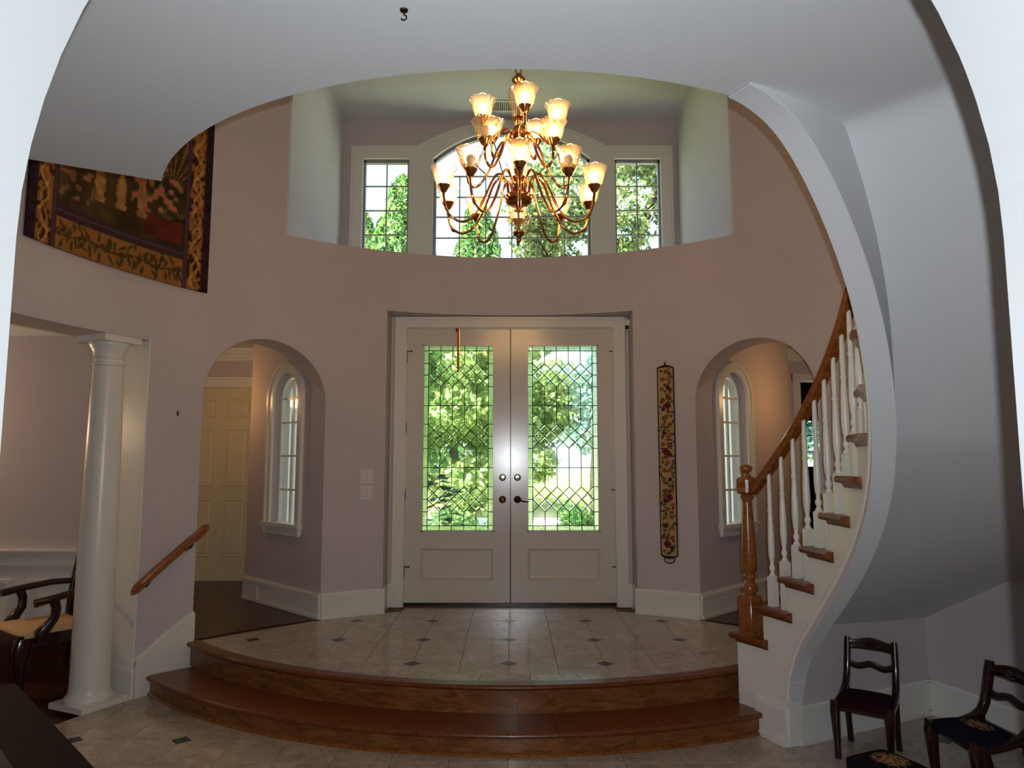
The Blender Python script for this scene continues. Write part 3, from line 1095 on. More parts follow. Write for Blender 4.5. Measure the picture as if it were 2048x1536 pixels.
for a, b in zip(edges, edges[1:]):
    aa = frange(a + .0006, b - .0006, 0.02)
    p = [step_pt(RT - 0.122, x, 0)[:2] for x in aa] + [step_pt(RT - 0.002, x, 0)[:2] for x in aa[::-1]]
    p = chord(p, *cL)
    p = chord(p, (1.525, 5.955), (2.205, 5.285)) if p else p
    p = clip_disc(p, 0, YC, R) if len(p) > 2 else []
    if len(p) > 2:
        m = MB()
        m.prism(p[::-1], ZL - 0.012, ZL)
        m.build('border_tile', 'marble', land_o)
m = MB()
m.bx((-0.94, 6.437, ZL - 0.012), (0.945, 6.60, ZL + 0.004))
S(m.build('trim_8', 'oak'), 'brown wooden threshold under the double door', 'threshold')

# curved wooden steps
steps = tag(empty('entry_steps', (SCX, SCY, 0)), 'two wide curved wooden steps up to the marble landing', 'steps')
steps_off = Vector((SCX, SCY, 0))
def arc_piece(name, prof, a0, a1, mat, parent, off):
    """prof: closed list of (radius, z)"""
    m = MB()
    rs = []
    for a in frange(a0, a1, 0.025):
        rs.append([Vector(step_pt(r, a, z)) - off for r, z in prof])
    m.rings(rs)
    return m.build(name, mat, parent, 35)
def nose(rin, rout, z, t=0.03):
    return [(rin, z - t), (rout - .010, z - t), (rout - .003, z - t * .78), (rout, z - t * .5), (rout - .003, z - t * .2), (rout - .010, z), (rin, z)]
Z1 = ZL - 0.16
def tread_arc(rin, rout, z, segs, nm, t=0.03):
    a0, a1 = lim(rout)
    cut = [a0] + [a0 + (a1 - a0) * s for s in segs] + [a1]
    for a, b in zip(cut, cut[1:]):
        arc_piece(nm, nose(rin, rout, z, t), a + .0004, b - .0004, 'oak', steps, steps_off)
tread_arc(RT, RN1, ZL + 0.001, (0.2, 0.43, 0.64, 0.83), 'tread_board')
tread_arc(RN1 - 0.05, RN2, Z1, (0.13, 0.34, 0.5, 0.7, 0.88), 'tread_board')
def riser_arc(r, z0, z1, segs):
    a0, a1 = lim(r)
    cut = [a0] + [a0 + (a1 - a0) * s for s in segs] + [a1]
    for a, b in zip(cut, cut[1:]):
        arc_piece('riser_board', [(r - .02, z0), (r, z0), (r, z1), (r - .02, z1)], a + .0003, b - .0003, 'riser', steps, steps_off)
riser_arc(RN1 - 0.03, Z1, ZL - 0.028, (0.3, 0.62))
riser_arc(RN2 - 0.03, 0.0, Z1 - 0.028, (0.25, 0.55, 0.8))
a0, a1 = lim(RN2)
arc_piece('shoe_moulding', [(RN2 - .03, 0), (RN2 - .012, 0), (RN2 - .014, .012), (RN2 - .022, .018), (RN2 - .03, .019)], a0, a1, 'rail', steps, steps_off)

# ------------------------------------------------------------------ baseboards on the curved wall
BPROF = ((0, .024, .032), (.024, .165, .02), (.165, .188, .027), (.188, .205, .014))
def base_arc(mb, t0, t1, z, prof=BPROF):
    for h0, h1, t in prof:
        sector_slab(mb, R - t, R + 0.004, frange(t0, t1, 2), lambda q: z + h0, lambda q: z + h1)
mb = MB()
base_arc(mb, 57.0, 68.0, ZL)
S(mb.build('baseboard_right', 'trim', smooth=30), 'tall white baseboard under the floral bell pull', 'baseboard')
mb = MB()
base_arc(mb, 112.0, 122.85, ZL)
S(mb.build('baseboard_left', 'trim', smooth=30), 'tall white baseboard under the light switches', 'baseboard')
mb = MB()
base_arc(mb, -62.0, 22.5, 0.0)
S(mb.build('baseboard_stair', 'trim', smooth=30), 'tall white curved baseboard in the alcove under the stairs', 'baseboard')
# stepped skirt beside the steps
mb = MB()
def skirt(t_, z0, top):
    rs = []
    for t in frange(143.2, 151.8, 1.0):
        rs.append([pol(t, R - t_, z0), pol(t, R + .003, z0), pol(t, R + .003, top(t)), pol(t, R - t_, top(t))])
    mb.rings(rs)
def sk(t):
    return 0.488 if t < 143.7 else 0.488 - (t - 143.7) * (0.488 - 0.262) / 7.6 if t < 151.3 else 0.262
skirt(.02, 0, lambda t: sk(t) - .03)
skirt(.028, 0.0, lambda t: sk(t) - .012)
skirt(.016, 0.0, lambda t: sk(t))
S(mb.build('baseboard_step', 'trim'), 'white skirt board sloping down beside the wooden steps', 'baseboard')
# jamb of the dining opening
mb = MB()
q = [pol(151.8, R - 0.012, 0), pol(151.8, R + .31, 0)]
d = Vector(q[1]) - Vector(q[0])
n = Vector((-d.y, d.x, 0)).normalized()
for h0, h1, t in BPROF:
    A = [Vector(q[0]), Vector(q[1]), Vector(q[1]) + n * t, Vector(q[0]) + n * t]
    mb.rings([[(v.x, v.y, h0) for v in A], [(v.x, v.y, h1) for v in A]])
pf = MB()
A = [Vector(q[0]) + d * .02, Vector(q[1]), Vector(q[1]) + n * .012, Vector(q[0]) + d * .02 + n * .012]
pf.rings([[(v.x, v.y, .2) for v in A], [(v.x, v.y, 2.388) for v in A]])
S(pf.build('trim_10', 'trim'), 'smooth cream painted wall end behind the column', 'trim')
S(mb.build('baseboard_jamb', 'trim'), 'white baseboard at the wall end behind the column', 'baseboard')

# ------------------------------------------------------------------ double front door
YD = 6.516
mb = MB()
for s in (-1, 1):
    mb.bx((s * 1.086, 6.23, ZL - .3), (s * 1.30, 6.56, 2.87))
    mb.bx((s * 0.945, 6.50, ZL - .3), (s * 1.084, 6.60, 3.2))
mb.bx((-.945, 6.50, 2.775), (.945, 6.60, 3.2))
S(mb.build('wall_door', 'wall'), 'mauve recess walls around the double door', 'wall')
mb = MB()
for s in (-1, 1):
    mb.bx((s * .945, 6.462, ZL), (s * 1.035, 6.50, 2.768))
    mb.bx((s * 1.012, 6.45, ZL), (s * 1.04, 6.50, 2.832))
    mb.bx((s * .938, 6.47, ZL), (s * .958, 6.51, 2.764))
    for h0, h1, t in ((0, .165, .02), (.165, .205, .028)):
        mb.bx((s * 1.04, 6.5 - t, ZL + h0), (s * 1.087, 6.5, ZL + h1))
        mb.bx((s * (1.087 - t * .6), 6.2, ZL + h0), (s * 1.087, 6.5, ZL + h1))
mb.bx((-1.035, 6.462, 2.768), (1.035, 6.50, 2.857)).bx((-1.04, 6.45, 2.832), (1.04, 6.50, 2.862)).bx((-.95, 6.47, 2.764), (.95, 6.51, 2.785))
S(mb.build('trim_9', 'trim'), 'white moulded casing around the double front door', 'trim')

def pane_layout():
    """leaded pattern in unit coordinates: x 0..1, y from top 0..1"""
    xb = 0.07
    cols = [xb + (1 - 2 * xb) * i / 5 for i in range(6)]
    ys = [0, .028, .0976, .162, .226, .329, .431, .4965, .562, .665, .767, .834, .901, .974, 1]
    polys = []
    # border
    xs_top = [0] + cols + [1]
    for a, b in zip(xs_top, xs_top[1:]):
        polys.append(('border', [(a, 0), (b, 0), (b, ys[1]), (a, ys[1])]))
        polys.append(('border', [(a, ys[13]), (b, ys[13]), (b, 1), (a, 1)]))
    for a, b in zip(ys[1:13], ys[2:14]):
        polys.append(('border', [(0, a), (xb, a), (xb, b), (0, b)]))
        polys.append(('border', [(1 - xb, a), (1, a), (1, b), (1 - xb, b)]))
    bands = [(2, 3, 4), (6, 7, 8), (10, 11, 12)]
    tops = [1, 5, 9]
    bots = [5, 9, 13]
    for (t, m, b), tp, bt in zip(bands, tops, bots):
        h1 = (ys[t] + ys[m]) / 2
        h2 = (ys[m] + ys[b]) / 2
        for i in range(5):
            c0, c1 = cols[i], cols[i + 1]
            cm = (c0 + c1) / 2
            polys.append(('clear', [(c0, ys[tp]), (c1, ys[tp]), (c1, ys[t]), (cm, h1), (c0, ys[t])]))
            polys.append(('clear', [(cm, h2), (c1, ys[b]), (c1, ys[bt]), (c0, ys[bt]), (c0, ys[b])]))
            polys.append(('bevel', [(cm, h1), (c1, ys[m]), (cm, h2), (c0, ys[m])]))
        for i in range(1, 5):
            c = cols[i]
            ml, mr = (cols[i - 1] + c) / 2, (cols[i + 1] + c) / 2
            polys.append(('bevel', [(c, ys[t]), (mr, h1), (c, ys[m]), (ml, h1)]))
            polys.append(('bevel', [(c, ys[m]), (mr, h2), (c, ys[b]), (ml, h2)]))
        m0, m4 = (cols[0] + cols[1]) / 2, (cols[4] + cols[5]) / 2
        polys.append(('bevel', [(cols[0], ys[t]), (m0, h1), (cols[0], ys[m])]))
        polys.append(('bevel', [(cols[0], ys[m]), (m0, h2), (cols[0], ys[b])]))
        polys.append(('bevel', [(cols[5], ys[t]), (cols[5], ys[m]), (m4, h1)]))
        polys.append(('bevel', [(cols[5], ys[m]), (cols[5], ys[b]), (m4, h2)]))
    return polys

def bevel_glass():
    N = Nodes('bevelled_diamond_glass')
    N.t.nodes.remove(N.b)
    g = N.n('ShaderNodeBsdfGlass')
    g.inputs['IOR'].default_value = 1.22
    g.inputs['Roughness'].default_value = 0.0
    g.inputs['Color'].default_value = (0.93, 1.0, 0.95, 1)
    tr = N.n('ShaderNodeBsdfTransparent')
    tr.inputs['Color'].default_value = (0.93, 1.0, 0.95, 1)
    mx = N.n('ShaderNodeMixShader')
    mx.inputs['Fac'].default_value = 0.6
    N.l(tr.outputs[0], mx.inputs[1])
    N.l(g.outputs[0], mx.inputs[2])
    N.l(mx.outputs[0], N.out.inputs['Surface'])
    return N.m
M['bevel'] = bevel_glass()

def door_leaf(name, x0, x1, gx0, gx1, label):
    """hinged leaf in world x, local origin at its lower middle"""
    cx = (x0 + x1) / 2
    z0, z1 = ZL + 0.028, 2.764
    gz0, gz1 = 0.927, 2.616
    root = S(empty(name, (cx, YD, ZL)), label, 'door')
    X = lambda x: x - cx
    Z = lambda z: z - ZL
    mb = MB()
    px0, px1, pz0, pz1 = gx0, gx1, 0.508, 0.792
    for a, b in (((x0, z0), (gx0, z1)), ((gx1, z0), (x1, z1)), ((gx0, gz1), (gx1, z1)), ((gx0, pz1), (gx1, gz0)), ((gx0, z0), (gx1, pz0))):
        mb.bx((X(a[0]), 0, Z(a[1])), (X(b[0]), .045, Z(b[1])))
    mb.build('door_frame', 'door', root)
    sl = MB()
    sl.bx((X(x0), .008, -.004), (X(x1), .05, .034))
    if x0 < -0.5:
        sl.bx((X(x1) - .012, .03, .0), (X(x1) + .03, .062, Z(z1)))
    sl.build('weather_seal', 'black_plastic', root)
    # raised panel
    p = MB()
    def rect(d, y):
        return [(X(px0) + d, y, Z(pz0) + d), (X(px1) - d, y, Z(pz0) + d), (X(px1) - d, y, Z(pz1) - d), (X(px0) + d, y, Z(pz1) - d)]
    p.rings([rect(0, .03), rect(0, -.006), rect(.012, -.010), rect(.022, .008), rect(.03, .012), rect(.034, .012)])
    p.build('panel', 'door', root)
    s = MB()
    for (a, b, c, e) in ((gx0, gz0, gx1, gz0 + .012), (gx0, gz1 - .012, gx1, gz1), (gx0, gz0, gx0 + .012, gz1), (gx1 - .012, gz0, gx1, gz1)):
        s.bx((X(a), -.006, Z(b)), (X(c), .03, Z(e)))
    s.build('glazing_bead', 'door', root)
    # glass
    a0, a1, b0, b1 = gx0 + .010, gx1 - .010, gz0 + .010, gz1 - .010
    W, H = a1 - a0, b1 - b0
    T = lambda q: (X(a0) + q[0] * W, Z(b1) - q[1] * H)
    came = MB()
    seen = set()
    for kind, poly in pane_layout():
        pts = [T(q) for q in poly]
        cxp = sum(q[0] for q in pts) / len(pts)
        czp = sum(q[1] for q in pts) / len(pts)
        pm = MB()
        if kind == 'bevel':
            def shr(k, y):
                return [(cxp + (q[0] - cxp) * k, y, czp + (q[1] - czp) * k) for q in pts]
            pm.rings([shr(.97, .0205), shr(.97, .019), shr(.72, .0155)])
            pm.build('pane', 'bevel', root)
        else:
            pm.rings([[(q[0], .0205, q[1]) for q in pts], [(q[0], .0185, q[1]) for q in pts]])
            pm.build('pane', 'door_pane' if kind == 'clear' else 'ripple_pane', root)
        for u, v in zip(pts, pts[1:] + pts[:1]):
            key = tuple(sorted(((round(u[0], 4), round(u[1], 4)), (round(v[0], 4), round(v[1], 4)))))
            if key in seen:
                continue
            seen.add(key)
            d = Vector((v[0] - u[0], v[1] - u[1]))
            nrm = Vector((-d.y, d.x)).normalized() * 0.0034
            U, V_ = Vector(u), Vector(v)
            q4 = [U + nrm, U - nrm, V_ - nrm, V_ + nrm]
            came.rings([[(q.x, .014, q.y) for q in q4], [(q.x, .024, q.y) for q in q4]])
    came.build('lead_came', 'lead', root)
    return root, X, Z

def disc_y(prof, n=20):
    m = MB()
    m.lathe(prof, n=n)
    return m
d1, X1, Z1f = door_leaf('door_1', -0.941, 0.000, -0.796, -0.142, 'white front door leaf with leaded glass and a brass hanger over the top')
d2, X2, Z2f = door_leaf('door_2', 0.009, 0.948, 0.151, 0.806, 'white front door leaf with leaded glass and the lever handle')
for dr, X_, xk, lever in ((d1, X1, -0.067, False), (d2, X2, 0.067, True)):
    k = disc_y([(.0, 0), (.031, 0), (.031, .006), (.026, .010), (.024, .018), (.012, .022), (0.001, .023)]).build('deadbolt', 'brass_dark', dr, 40)
    k.rotation_euler = (rad(90), 0, 0)
    k.location = (X_(xk), 0, 1.408 - ZL)
    c = disc_y([(.0, 0), (.020, 0), (.020, .003), (.0, .004)]).build('lock_cylinder', 'chrome', k, 40)
    c.location = (0, 0, .0225)
    k = disc_y([(.0, 0), (.033, 0), (.032, .006), (.024, .010), (.018, .014), (.010, .018), (0.001, .019)]).build('handle_rose', 'brass_dark' if not lever else 'bronze', dr, 40)
    k.rotation_euler = (rad(90), 0, 0)
    k.location = (X_(xk), 0, 1.213 - ZL)
    if lever:
        m = MB()
        pts = [(0, 0, .015), (0, 0, .05), (.006, -.002, .062), (.03, -.006, .066), (.06, -.016, .064), (.085, -.02, .06), (.10, -.012, .058)]
        m.sweep(pts, [.009, .009, .009, .008, .007, .006, .005], n=10, up=Vector((0, 1, 0)))
        m.build('lever_handle', 'bronze', k, 50)
    else:
        m = disc_y([(.0, .018), (.011, .018), (.011, .024), (.0, .026)]).build('knob_plug', 'chrome', k, 40)
for dr, X_, xe in ((d1, X1, -0.941), (d2, X2, 0.948)):
    for i, z in enumerate((2.50, 1.86, 1.25, 0.575)):
        m = MB()
        m.lathe([(.0, -.055), (.007, -.052), (.007, .052), (.0, .055)], n=10)
        h = m.build('hinge', 'bronze', dr, 40)
        h.location = (X_(xe), -.012, z - ZL)
        if (dr is d1 and i in (0, 3)) or (dr is d2 and i in (0, 2, 3)):
            m = MB()
            m.sweep([(-.045, -.004, .05), (.045, -.004, .05)], .0045, n=6)
            m.lathe([(.0, 0), (.008, 0), (.008, .012), (0, .012)], (.045, -.004, .044), 8)
            m.build('door_stop', 'bronze', h, 40)

# brass wreath hanger hooked over the door
wh = tag(empty('wreath_hanger', (-0.472, YD - .012, 2.37)), 'thin brass hanger hooked over the top of the door leaf', 'door hanger')
m = MB()
m.sweep([(0, 0, 0.03), (0, 0, .392), (0, .006, .398), (0, .03, .399)], .0015, .011, rect=True, up=Vector((1, 0, 0)))
m.build('strap', 'brass', wh)
m = MB()
m.sweep([(0, 0, .03), (0, -.004, .01), (0, -.02, -.012), (0, -.032, .0), (0, -.034, .018)], .002, .008, rect=True, up=Vector((1, 0, 0)))
m.build('hook', 'brass_dark', wh)
m = MB()
m.box((-.016, -.004, .378), (.016, .008, .034))
m.build('magnet_catch', 'black_plastic', wh)

# motion sensor in the corner of the recess
ms = tag(empty('motion_sensor', (1.062, 6.47, 2.755)), 'small white motion sensor box in the corner of the door recess', 'sensor')
m = MB()
m.bx((-.024, -.03, -.02), (.024, .03, .075))
m.build('housing', 'plastic', ms)
m = MB()
m.bx((-.018, -.034, -.014), (.018, -.029, .024))
m.build('lens', 'black_plastic', ms)

# ------------------------------------------------------------------ staircase
RISE, GO, TH1 = 0.19, 7.25, 33.3
def tz(k):
    return 0.345 + RISE * k
def tf(k):
    return TH1 - GO * (k - 1)
ZB = [(18.9, 0.0), (18.5, .2), (17.6, .34), (16.2, .44), (14.7, .517), (11.5, .625), (7.9, .74), (-4.2, 1.066), (-17.4, 1.42), (-30, 1.81), (-42.3, 2.198), (-47.9, 2.362), (-53.4, 2.518), (-57.9, 2.623), (-61.9, 2.67), (-65, 2.69)]
def zb(t):
    if t > 16:
        return lerp_table(ZB, t)
    return sum(lerp_table(ZB, t + d_) for d_ in (-2, -1, 0, 1, 2)) / 5 if t < 13 else lerp_table(ZB, t)
ZSO = [(22.5, .565), (18.5, .68), (11.2, .87), (3.9, 1.06), (-3.3, 1.25), (-10.6, 1.44), (-17.9, 1.635), (-24, 1.85), (-48.5, ZS), (-70, ZS)]
RO = 1.70
stair = tag(empty('staircase', (0, YC, 0)), 'curved staircase with white balusters, oak treads and a wooden handrail', 'staircase')
soff = Vector((0, YC, 0))
def build_st(mb, name, mat, smooth=None):
    mb.v = [tuple(Vector(p) - soff) for p in mb.v]
    return mb.build(name, mat, stair, smooth)
NT = 14
# stringer: closed wall below the first treads, then a curved beam
mb = MB()
def step_top(t):
    k = int(math.floor((TH1 - 1.0 - t) / GO)) + 1
    return tz(max(1, min(k, NT))) - 0.05
cuts = set([TH1 - 1.0, 18.9])
for k in range(1, NT + 1):
    cuts.add(tf(k) - 1.0)
cuts |= set(frange(18.9, 13, .6)) | set(frange(13, -65, 1.45)) | set(frange(TH1 - 1, 18.9, 2))
cuts = sorted([c for c in cuts if -65 <= c <= TH1 - 1.0], reverse=True)
for a, b in zip(cuts, cuts[1:]):
    if a - b < 1e-4:
        continue
    m_ = (a + b) / 2
    top = step_top(m_) if m_ > -61 else 3.0
    la, lb = (0, 0) if m_ > 18.9 else (zb(a), zb(b))
    p = [pol(a, RI, la), pol(b, RI, lb), pol(b, RI, top), pol(a, RI, top), pol(a, RO, la), pol(b, RO, lb), pol(b, RO, top), pol(a, RO, top)]
    mb.add(p, [(0, 3, 2, 1), (4, 5, 6, 7), (0, 1, 5, 4), (3, 7, 6, 2), (0, 4, 7, 3), (1, 2, 6, 5)])
o = build_st(mb, 'stringer', 'trim')
# painted lower edge strip and moulding along the stringer
mb = MB()
rs = []
for t in frange(18.2, -40, .8):
    z = zb(t)
    rs.append([pol(t, RI - .002, z - .001), pol(t, RI + .02, z - .001), pol(t, RI + .02, z + .05), pol(t, RI - .002, z + .05)])
mb.rings(rs)
build_st(mb, 'stringer_edge', 'wall', 30)
mb = MB()
rs = []
for t in frange(18.55, -40, .8):
    z = zb(max(-62, t)) + (.05 if t < 17 else .05 + (t - 17) * .02)
    rs.append([pol(t, RI + .002, z - .012), pol(t, RI - .010, z - .008), pol(t, RI - .014, z + .008), pol(t, RI - .008, z + .03), pol(t, RI + .002, z + .034)])
mb.rings(rs)
build_st(mb, 'stringer_moulding', 'trim', 30)
# underside of the beam in wall paint
mb = MB()
rs = []
for t in frange(18.2, -65, .8):
    z = zb(t)
    rs.append([pol(t, RI - .0015, z - .003), pol(t, RO + .001, z - .003), pol(t, RO + .001, z + .012), pol(t, RI - .0015, z + .012)])
mb.rings(rs)
build_st(mb, 'stringer_underside', 'ceil', 30)
mb = MB()
rs = []
for t in frange(14, -65, 1.0):
    rs.append([pol(t, RO - .004, zb(t)), pol(t, RO + .003, zb(t)), pol(t, RO + .003, max(zb(t) + .05, lerp_table(ZSO, t) + .02)), pol(t, RO - .004, max(zb(t) + .05, lerp_table(ZSO, t) + .02))])
mb.rings(rs)
build_st(mb, 'stringer_side', 'ceil', 30)
mb = MB()
sector_slab(mb, RO - .01, R + .01, frange(22.6, -62.5, 1.2), lambda t: lerp_table(ZSO, t), lambda t: lerp_table(ZSO, t) + .04)
build_st(mb, 'soffit', 'ceil', 30)
# wall closing the alcove below the first steps
mb = MB()
slab_between(mb, pol(19.6, 1.66, 0)[:2], pol(22.3, R + .02, 0)[:2], 0.1, -0.02, 0.72, 1)
S(mb.build('wall_understair', 'wall'), 'low mauve wall closing the alcove under the stairs', 'wall')
mb = MB()
A, B = Vector(pol(19.5, 1.68, 0)[:2]), Vector(pol(22.3, R, 0)[:2])
for h0, h1, t in BPROF:
    slab_between(mb, A, B, t, h0, h1, -1)
for h0, h1, t in BPROF:
    sector_slab(mb, RI - t, RO + .004, frange(27.5, 19.0, 1.2), lambda q: h0, lambda q: h1)
S(mb.build('baseboard_alcove', 'trim'), 'tall white baseboard behind the small red seated chair', 'baseboard')

for k in range(1, NT):
    f0, b0 = tf(k), tf(k) - (9.4 if k < 10 else 7.3)
    z = tz(k)
    mb = MB()
    def ring(inset_t, inset_r, zz):
        ths = frange(f0 - inset_t, b0, 2.4)
        r0 = (1.572 if k < 10 else RI + .01) + inset_r
        return [pol(t, r0, zz) for t in ths] + [pol(t, RO - .004, zz) for t in ths[::-1]]
    mb.rings(([ring(1.0, .034, z - .055), ring(.9, .028, z - .04), ring(.7, .018, z - .033)] if k < 10 else []) + [ring(.2, .006, z - .032), ring(0, 0, z - .024), ring(0, 0, z - .008), ring(.2, .006, z)])
    if k < 8:
        sector_slab(mb, RO - .004, R + .005, frange(f0, f0 - 7.5, 1.5), lambda q: z - .032, lambda q: z)
    build_st(mb, 'tread', 'oak', 40)
    mb = MB()
    zlo = tz(k - 1) if k > 1 else ZL
    ro_ = R if k < 8 else RO - .004
    rr_ = [pol(f0 - 1.0, RI + .01, 0), pol(f0 - 1.0, ro_, 0), pol(f0 - 1.6, ro_, 0), pol(f0 - 1.6, RI + .01, 0)]
    mb.rings([[(p[0], p[1], zlo) for p in rr_], [(p[0], p[1], z - .033) for p in rr_]])
    build_st(mb, 'riser', 'trim')

def zrail(t):
    return 1.414 + (26.5 - t) * 0.0276
RB = 1.652
mb = MB()
rs = []
prof = [(-.032, -.012), (-.026, -.030), (.026, -.030), (.032, -.012), (.024, .0), (.034, .014), (.026, .030), (.010, .037), (-.010, .037), (-.026, .030), (-.034, .014), (-.024, .0)]
for t in frange(27.6, -61, 1.2):
    rs.append([pol(t, RB + a_, zrail(t) + b_) for a_, b_ in prof])
mb.rings(rs)
build_st(mb, 'handrail', 'rail', 40)
# newel post
nx, ny, nz = pol(28.7, 1.625, tz(1))
nw = empty('newel_post', (nx, ny - YC, nz))
nw.parent = stair
mb = MB()
def octo(h, z, c=0.18):
    return [(x * h, y * h, z) for x, y in ((-1, -1 + c), (-1 + c, -1), (1 - c, -1), (1, -1 + c), (1, 1 - c), (1 - c, 1), (-1 + c, 1), (-1, 1 - c))]
rz = Matrix.Rotation(rad(28.7), 3, 'Z')
mb.rings([octo(.050, 0, .06), octo(.050, .215, .06), octo(.045, .235, .2)])
mb.rings([octo(.036, .822, .3), octo(.047, .835, .25), octo(.047, .91, .25), octo(.036, .925, .3)])
mb.v = [tuple(rz @ Vector(p)) for p in mb.v]
mb.lathe([(.03, .225), (.034, .24), (.046, .262), (.047, .275), (.036, .30), (.026, .315), (.03, .325), (.036, .335), (.036, .345), (.028, .355), (.044, .375), (.046, .43), (.042, .52), (.034, .66), (.027, .775), (.027, .785), (.038, .798), (.039, .808), (.03, .818), (.034, .828)], n=24)
mb.build('post', 'rail', nw, 40)
mb = MB()
mb.lathe([(.026, .92), (.03, .93), (.021, .945), (.019, .952), (.035, .965), (.039, .978), (.034, .99), (.02, .998), (0.001, 1.0)], n=24)
mb.build('finial', 'rail', nw, 50)

# balusters: square foot, vase turning, thin neck under the rail
TURN = 0.575
BALP = [(.017, 0), (.0185, .006), (.012, .016), (.0105, .022), (.016, .034), (.018, .046), (.013, .058), (.010, .066), (.0125, .072), (.0105, .078), (.016, .10), (.0195, .15), (.0185, .22), (.0155, .30), (.0135, .345), (.0115, .36), (.016, .372), (.0165, .378), (.0115, .388), (.0125, .40), (.0135, .46), (.0115, .56), (.0115, .60)]
tm = MB()
tm.lathe(BALP, n=14)
turn_mesh = tm.mesh('spindle', 45)
for k in range(2, 12):
    for off in (2.7, 6.3):
        t = tf(k) - off
        p = pol(t, RB, tz(k))
        tot = zrail(t) - .03 - tz(k)
        bh = tot - TURN
        e = empty('baluster', (p[0], p[1] - YC, p[2] - .001), rad(t))
        e.parent = stair
        m = MB()
        hw = .0215
        m.rings([[(x * hw, y * hw, 0) for x, y in ((-1, -1), (1, -1), (1, 1), (-1, 1))], [(x * hw, y * hw, bh - .008) for x, y in ((-1, -1), (1, -1), (1, 1), (-1, 1))], [(x * .012, y * .012, bh + .002) for x, y in ((-1, -1), (1, -1), (1, 1), (-1, 1))]])
        m.build('baluster_foot', 'trim', e)
        s_ = link('spindle', turn_mesh, 'trim', e)
        s_.location = (0, 0, bh)

# ------------------------------------------------------------------ column
cx, cy = -2.71, 4.82
th = atan2(cy - YC, cx)
col_o = tag(empty('column', (cx, cy, 0), th), 'white tapered classical column in the dining room opening', 'column')
mb = MB()
mb.box((0, 0, .017), (.315, .315, .034))
mb.build('plinth', 'trim', col_o)
mb = MB()
mb.lathe([(.140, .034), (.144, .045), (.141, .062), (.126, .078), (.120, .10), (.1175, .14), (.1165, .5), (.115, .9), (.111, 1.3), (.105, 1.7), (.0985, 2.05), (.095, 2.19)], n=48)
mb.build('shaft', 'trim', col_o, 35)
mb = MB()
mb.lathe([(.095, 2.185), (.102, 2.190), (.104, 2.198), (.102, 2.206), (.095, 2.21), (.095, 2.235), (.101, 2.24), (.101, 2.248), (.096, 2.252), (.098, 2.262), (.102, 2.285), (.112, 2.305), (.122, 2.322), (.126, 2.335), (.126, 2.345)], n=48)
mb.build('echinus', 'trim', col_o, 35)
mb = MB()
mb.box((0, 0, 2.3675), (.275, .275, .043))
mb.build('abacus', 'trim', col_o)

# ------------------------------------------------------------------ wall handrail by the steps
wr = tag(empty('wall_handrail', pol(148, R - .09, .88)), 'short sloping wooden handrail on brackets on the wall beside the column', 'handrail')
wo = Vector(pol(148, R - .09, .88))
mb = MB()
rs = []
prof = [(-.026, -.022), (.026, -.022), (.030, -.006), (.022, .004), (.030, .016), (.022, .030), (-.022, .030), (-.030, .016), (-.022, .004), (-.030, -.006)]
tA, tB = 153.8, 142.5
for t in frange(tA, tB, .6):
    z = .700 + (tA - t) / (tA - tB) * (1.085 - .700)
    for_s = 0.6 if (t > tA - .01 or t < tB + .01) else 1.0
    rs.append([Vector(pol(t, R - .085 + a_ * for_s, z + b_ * for_s)) - wo for a_, b_ in prof])
mb.rings(rs)
mb.build('rail', 'rail', wr, 40)
for t in (151.3, 144.8):
    z = .700 + (tA - t) / (tA - tB) * .385
    mb = MB()
    pts = [pol(t, R - .085, z - .02), pol(t, R - .085, z - .04), pol(t, R - .06, z - .062), pol(t, R - .03, z - .068), pol(t, R + .002, z - .066)]
    mb.sweep([Vector(p) - wo for p in pts], .0065, n=8)
    mb.sweep([Vector(pol(t, R - .006, z - .066)) - wo, Vector(pol(t, R + .001, z - .066)) - wo], .022, n=14)
    mb.build('bracket', 'bronze', wr, 40)

